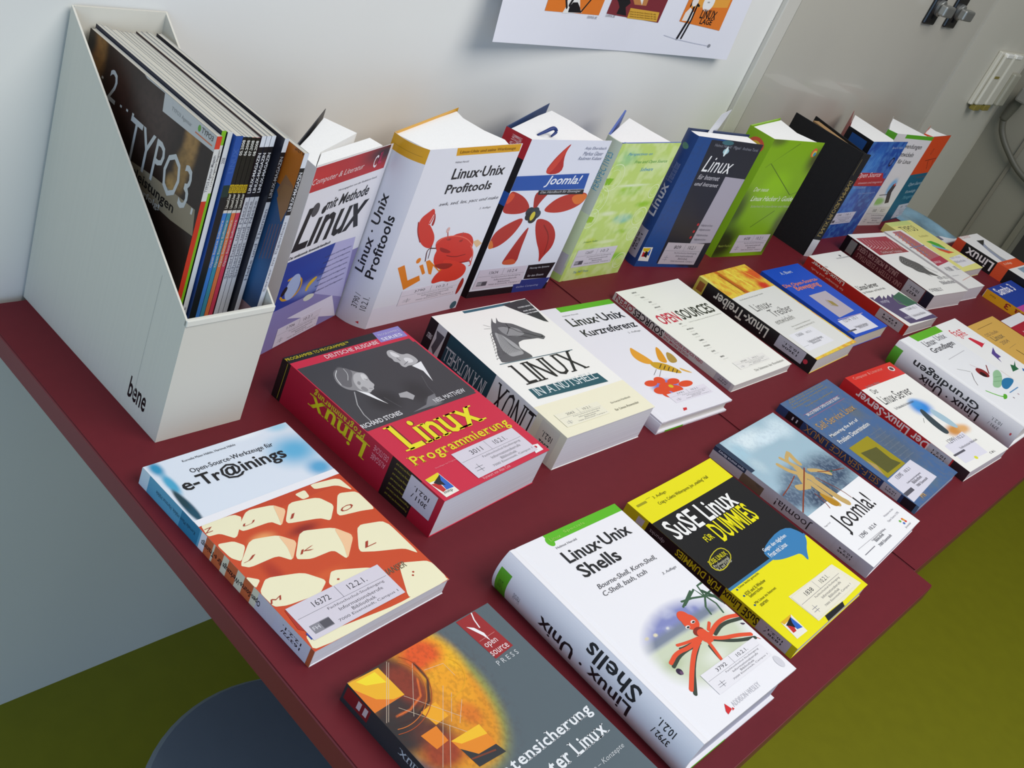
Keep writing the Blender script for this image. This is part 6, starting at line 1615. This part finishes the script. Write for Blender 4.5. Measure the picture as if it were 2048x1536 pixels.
sb('blueos','standing blue book with red title banner and wide black spine',1.6825,-.1559,-.0426,.1691,.2293,1.4216,.0661,.3976,.165,cover='#1f4a9c',spine='#0e1018',back='#a8242c',
 fans=[[(1.688,-.153),(1.697,-.092),(1.76,-.066),(1.828,-.040),(1.812,-.146),(1.79,-.156)]])
sb('anw','standing grey-white book with green tab and figure on a lawn',1.8686,-.1285,-.1198,.1724,.2296,2.0351,.0223,.349,.160,cover='#dbd8d8',spine='#c9c6c8',
 fans=[[(1.873,-.127),(1.864,-.110),(1.94,-.080),(2.005,-.057),(2.012,-.085),(2.027,-.140)]])
sb('km','standing orange and teal book, last of the row along the wall',2.066,-.1400,.0259,.128,.2248,2.3758,.024,.273,.125,cover='#14607c',spine='#d84a1a',back='#d84a1a',
 fans=[[(2.068,-.137),(2.053,-.123),(2.11,-.107),(2.164,-.094),(2.160,-.11),(2.185,-.132)]])
# the black hardback stands opened with its back cover and spine towards the viewer
t=empty('book',(1.553,-.193,0),'standing black cloth hardback without jacket, gilt lettering on its narrow spine','book','books standing along the wall')
CL=mat('black_book_cloth','#0d0c0e',.8,noise=.15,nscale=500,bump=.2)
def vs_(n,p,q,th,h,m):
    p,q=Vector(p),Vector(q);d=(q-p).normalized();nn=Vector((-d.y,d.x))*th
    return prism(n,[p,q,q+nn,p+nn],.0,h,m,t)
vs_('back_cover',(0,0),(-.003,.158),-.003,.229,CL);
sp=vs_('spine',(-.001,-.002),(.0185,-.0095),.0025,.229,CL)
vs_('front_cover',(.0195,-.008),(.075,.148),.003,.226,CL)
prism('page_block',[(.006,.002),(.017,-.002),(.064,.135),(.045,.138),(.012,.04)],.003,.222,mat('tan_pages','#b08a5c',.85,noise=.2,nscale=1,stripes=(300,300,2)),t)
Sd=Vector((.934,-.359));So=Vector((-.359,-.934))
printface('gold:spine',lambda a,b,o=0:(-.001+Sd.x*b+So.x*(o),-.002+Sd.y*b+So.y*(o),a),.229,.0205,sp)
# slips sticking out of the navy book, ribbon of the flower book, clip on the corner
t=tag(mesh('bookmark_slip',[(1.075,-.118,.236),(1.105,-.116,.236),(1.128,-.112,.275),(1.100,-.114,.268),(1.075,-.1185,.236),(1.105,-.1165,.236),(1.128,-.1125,.275),(1.100,-.1145,.268)],[(0,1,2,3),(4,5,6,7),(0,1,5,4),(1,2,6,5),(2,3,7,6),(3,0,4,7)],mat('translucent_slip','#d4d4d8',.3)),'thin pale slip sticking out of the standing navy book','bookmark')
tag(tube('ribbon_bookmark',[(.640,-.118,.2405),(.650,-.120,.246),(.662,-.122,.252),(.668,-.124,.248),(.660,-.125,.242)],[.0012,.0022,.0026,.0022,.0012],mat('blue_ribbon','#1c3474',.5)),'dark blue looped ribbon on top of the standing flower book','ribbon')
# glossy folder bag and leaflet at the far table end
t=empty('plastic_bag',(2.17,-.2,0),'glossy sky-blue plastic bag lying behind the yellow paperback','bag')
vv=[];ff=[];nu,nv=22,12
for j in range(nv):
    for i in range(nu):
        a,b=i/(nu-1),j/(nv-1);hh=.020*math.sin(math.pi*min(1,max(0,a)))**.6*math.sin(math.pi*b)**.5*(.7+.3*math.sin(a*9+b*5))+.001
        vv.append((-.0+.145*a,.0+.19*b-.03-.04*a,hh))
for j in range(nv-1):
    for i in range(nu-1):ff.append((j*nu+i,j*nu+i+1,(j+1)*nu+i+1,(j+1)*nu+i))
N0=len(vv);vv+=[(a,b,0) for a,b,_ in vv];ff+=[tuple(q+N0 for q in f_) for f_ in ff[:]]
mesh('bag_body',vv,ff,mat('blue_film','#88b0c4',.2,noise=.6,nscale=14,coat=.4),t,smooth=True)
t=empty('leaflet',(2.150,-.262,.0),'white printed leaflet under the bag, behind the black-spined book','leaflet')
box('sheet',(0,0,0.0),(.15,.05,.004),mat('leaflet_white','#e6e6ea',.5),t);box('print_block',(.05,.012,.004),(.075,.03,.0043),mat('leaflet_ink','#6c6c84',.5),t)
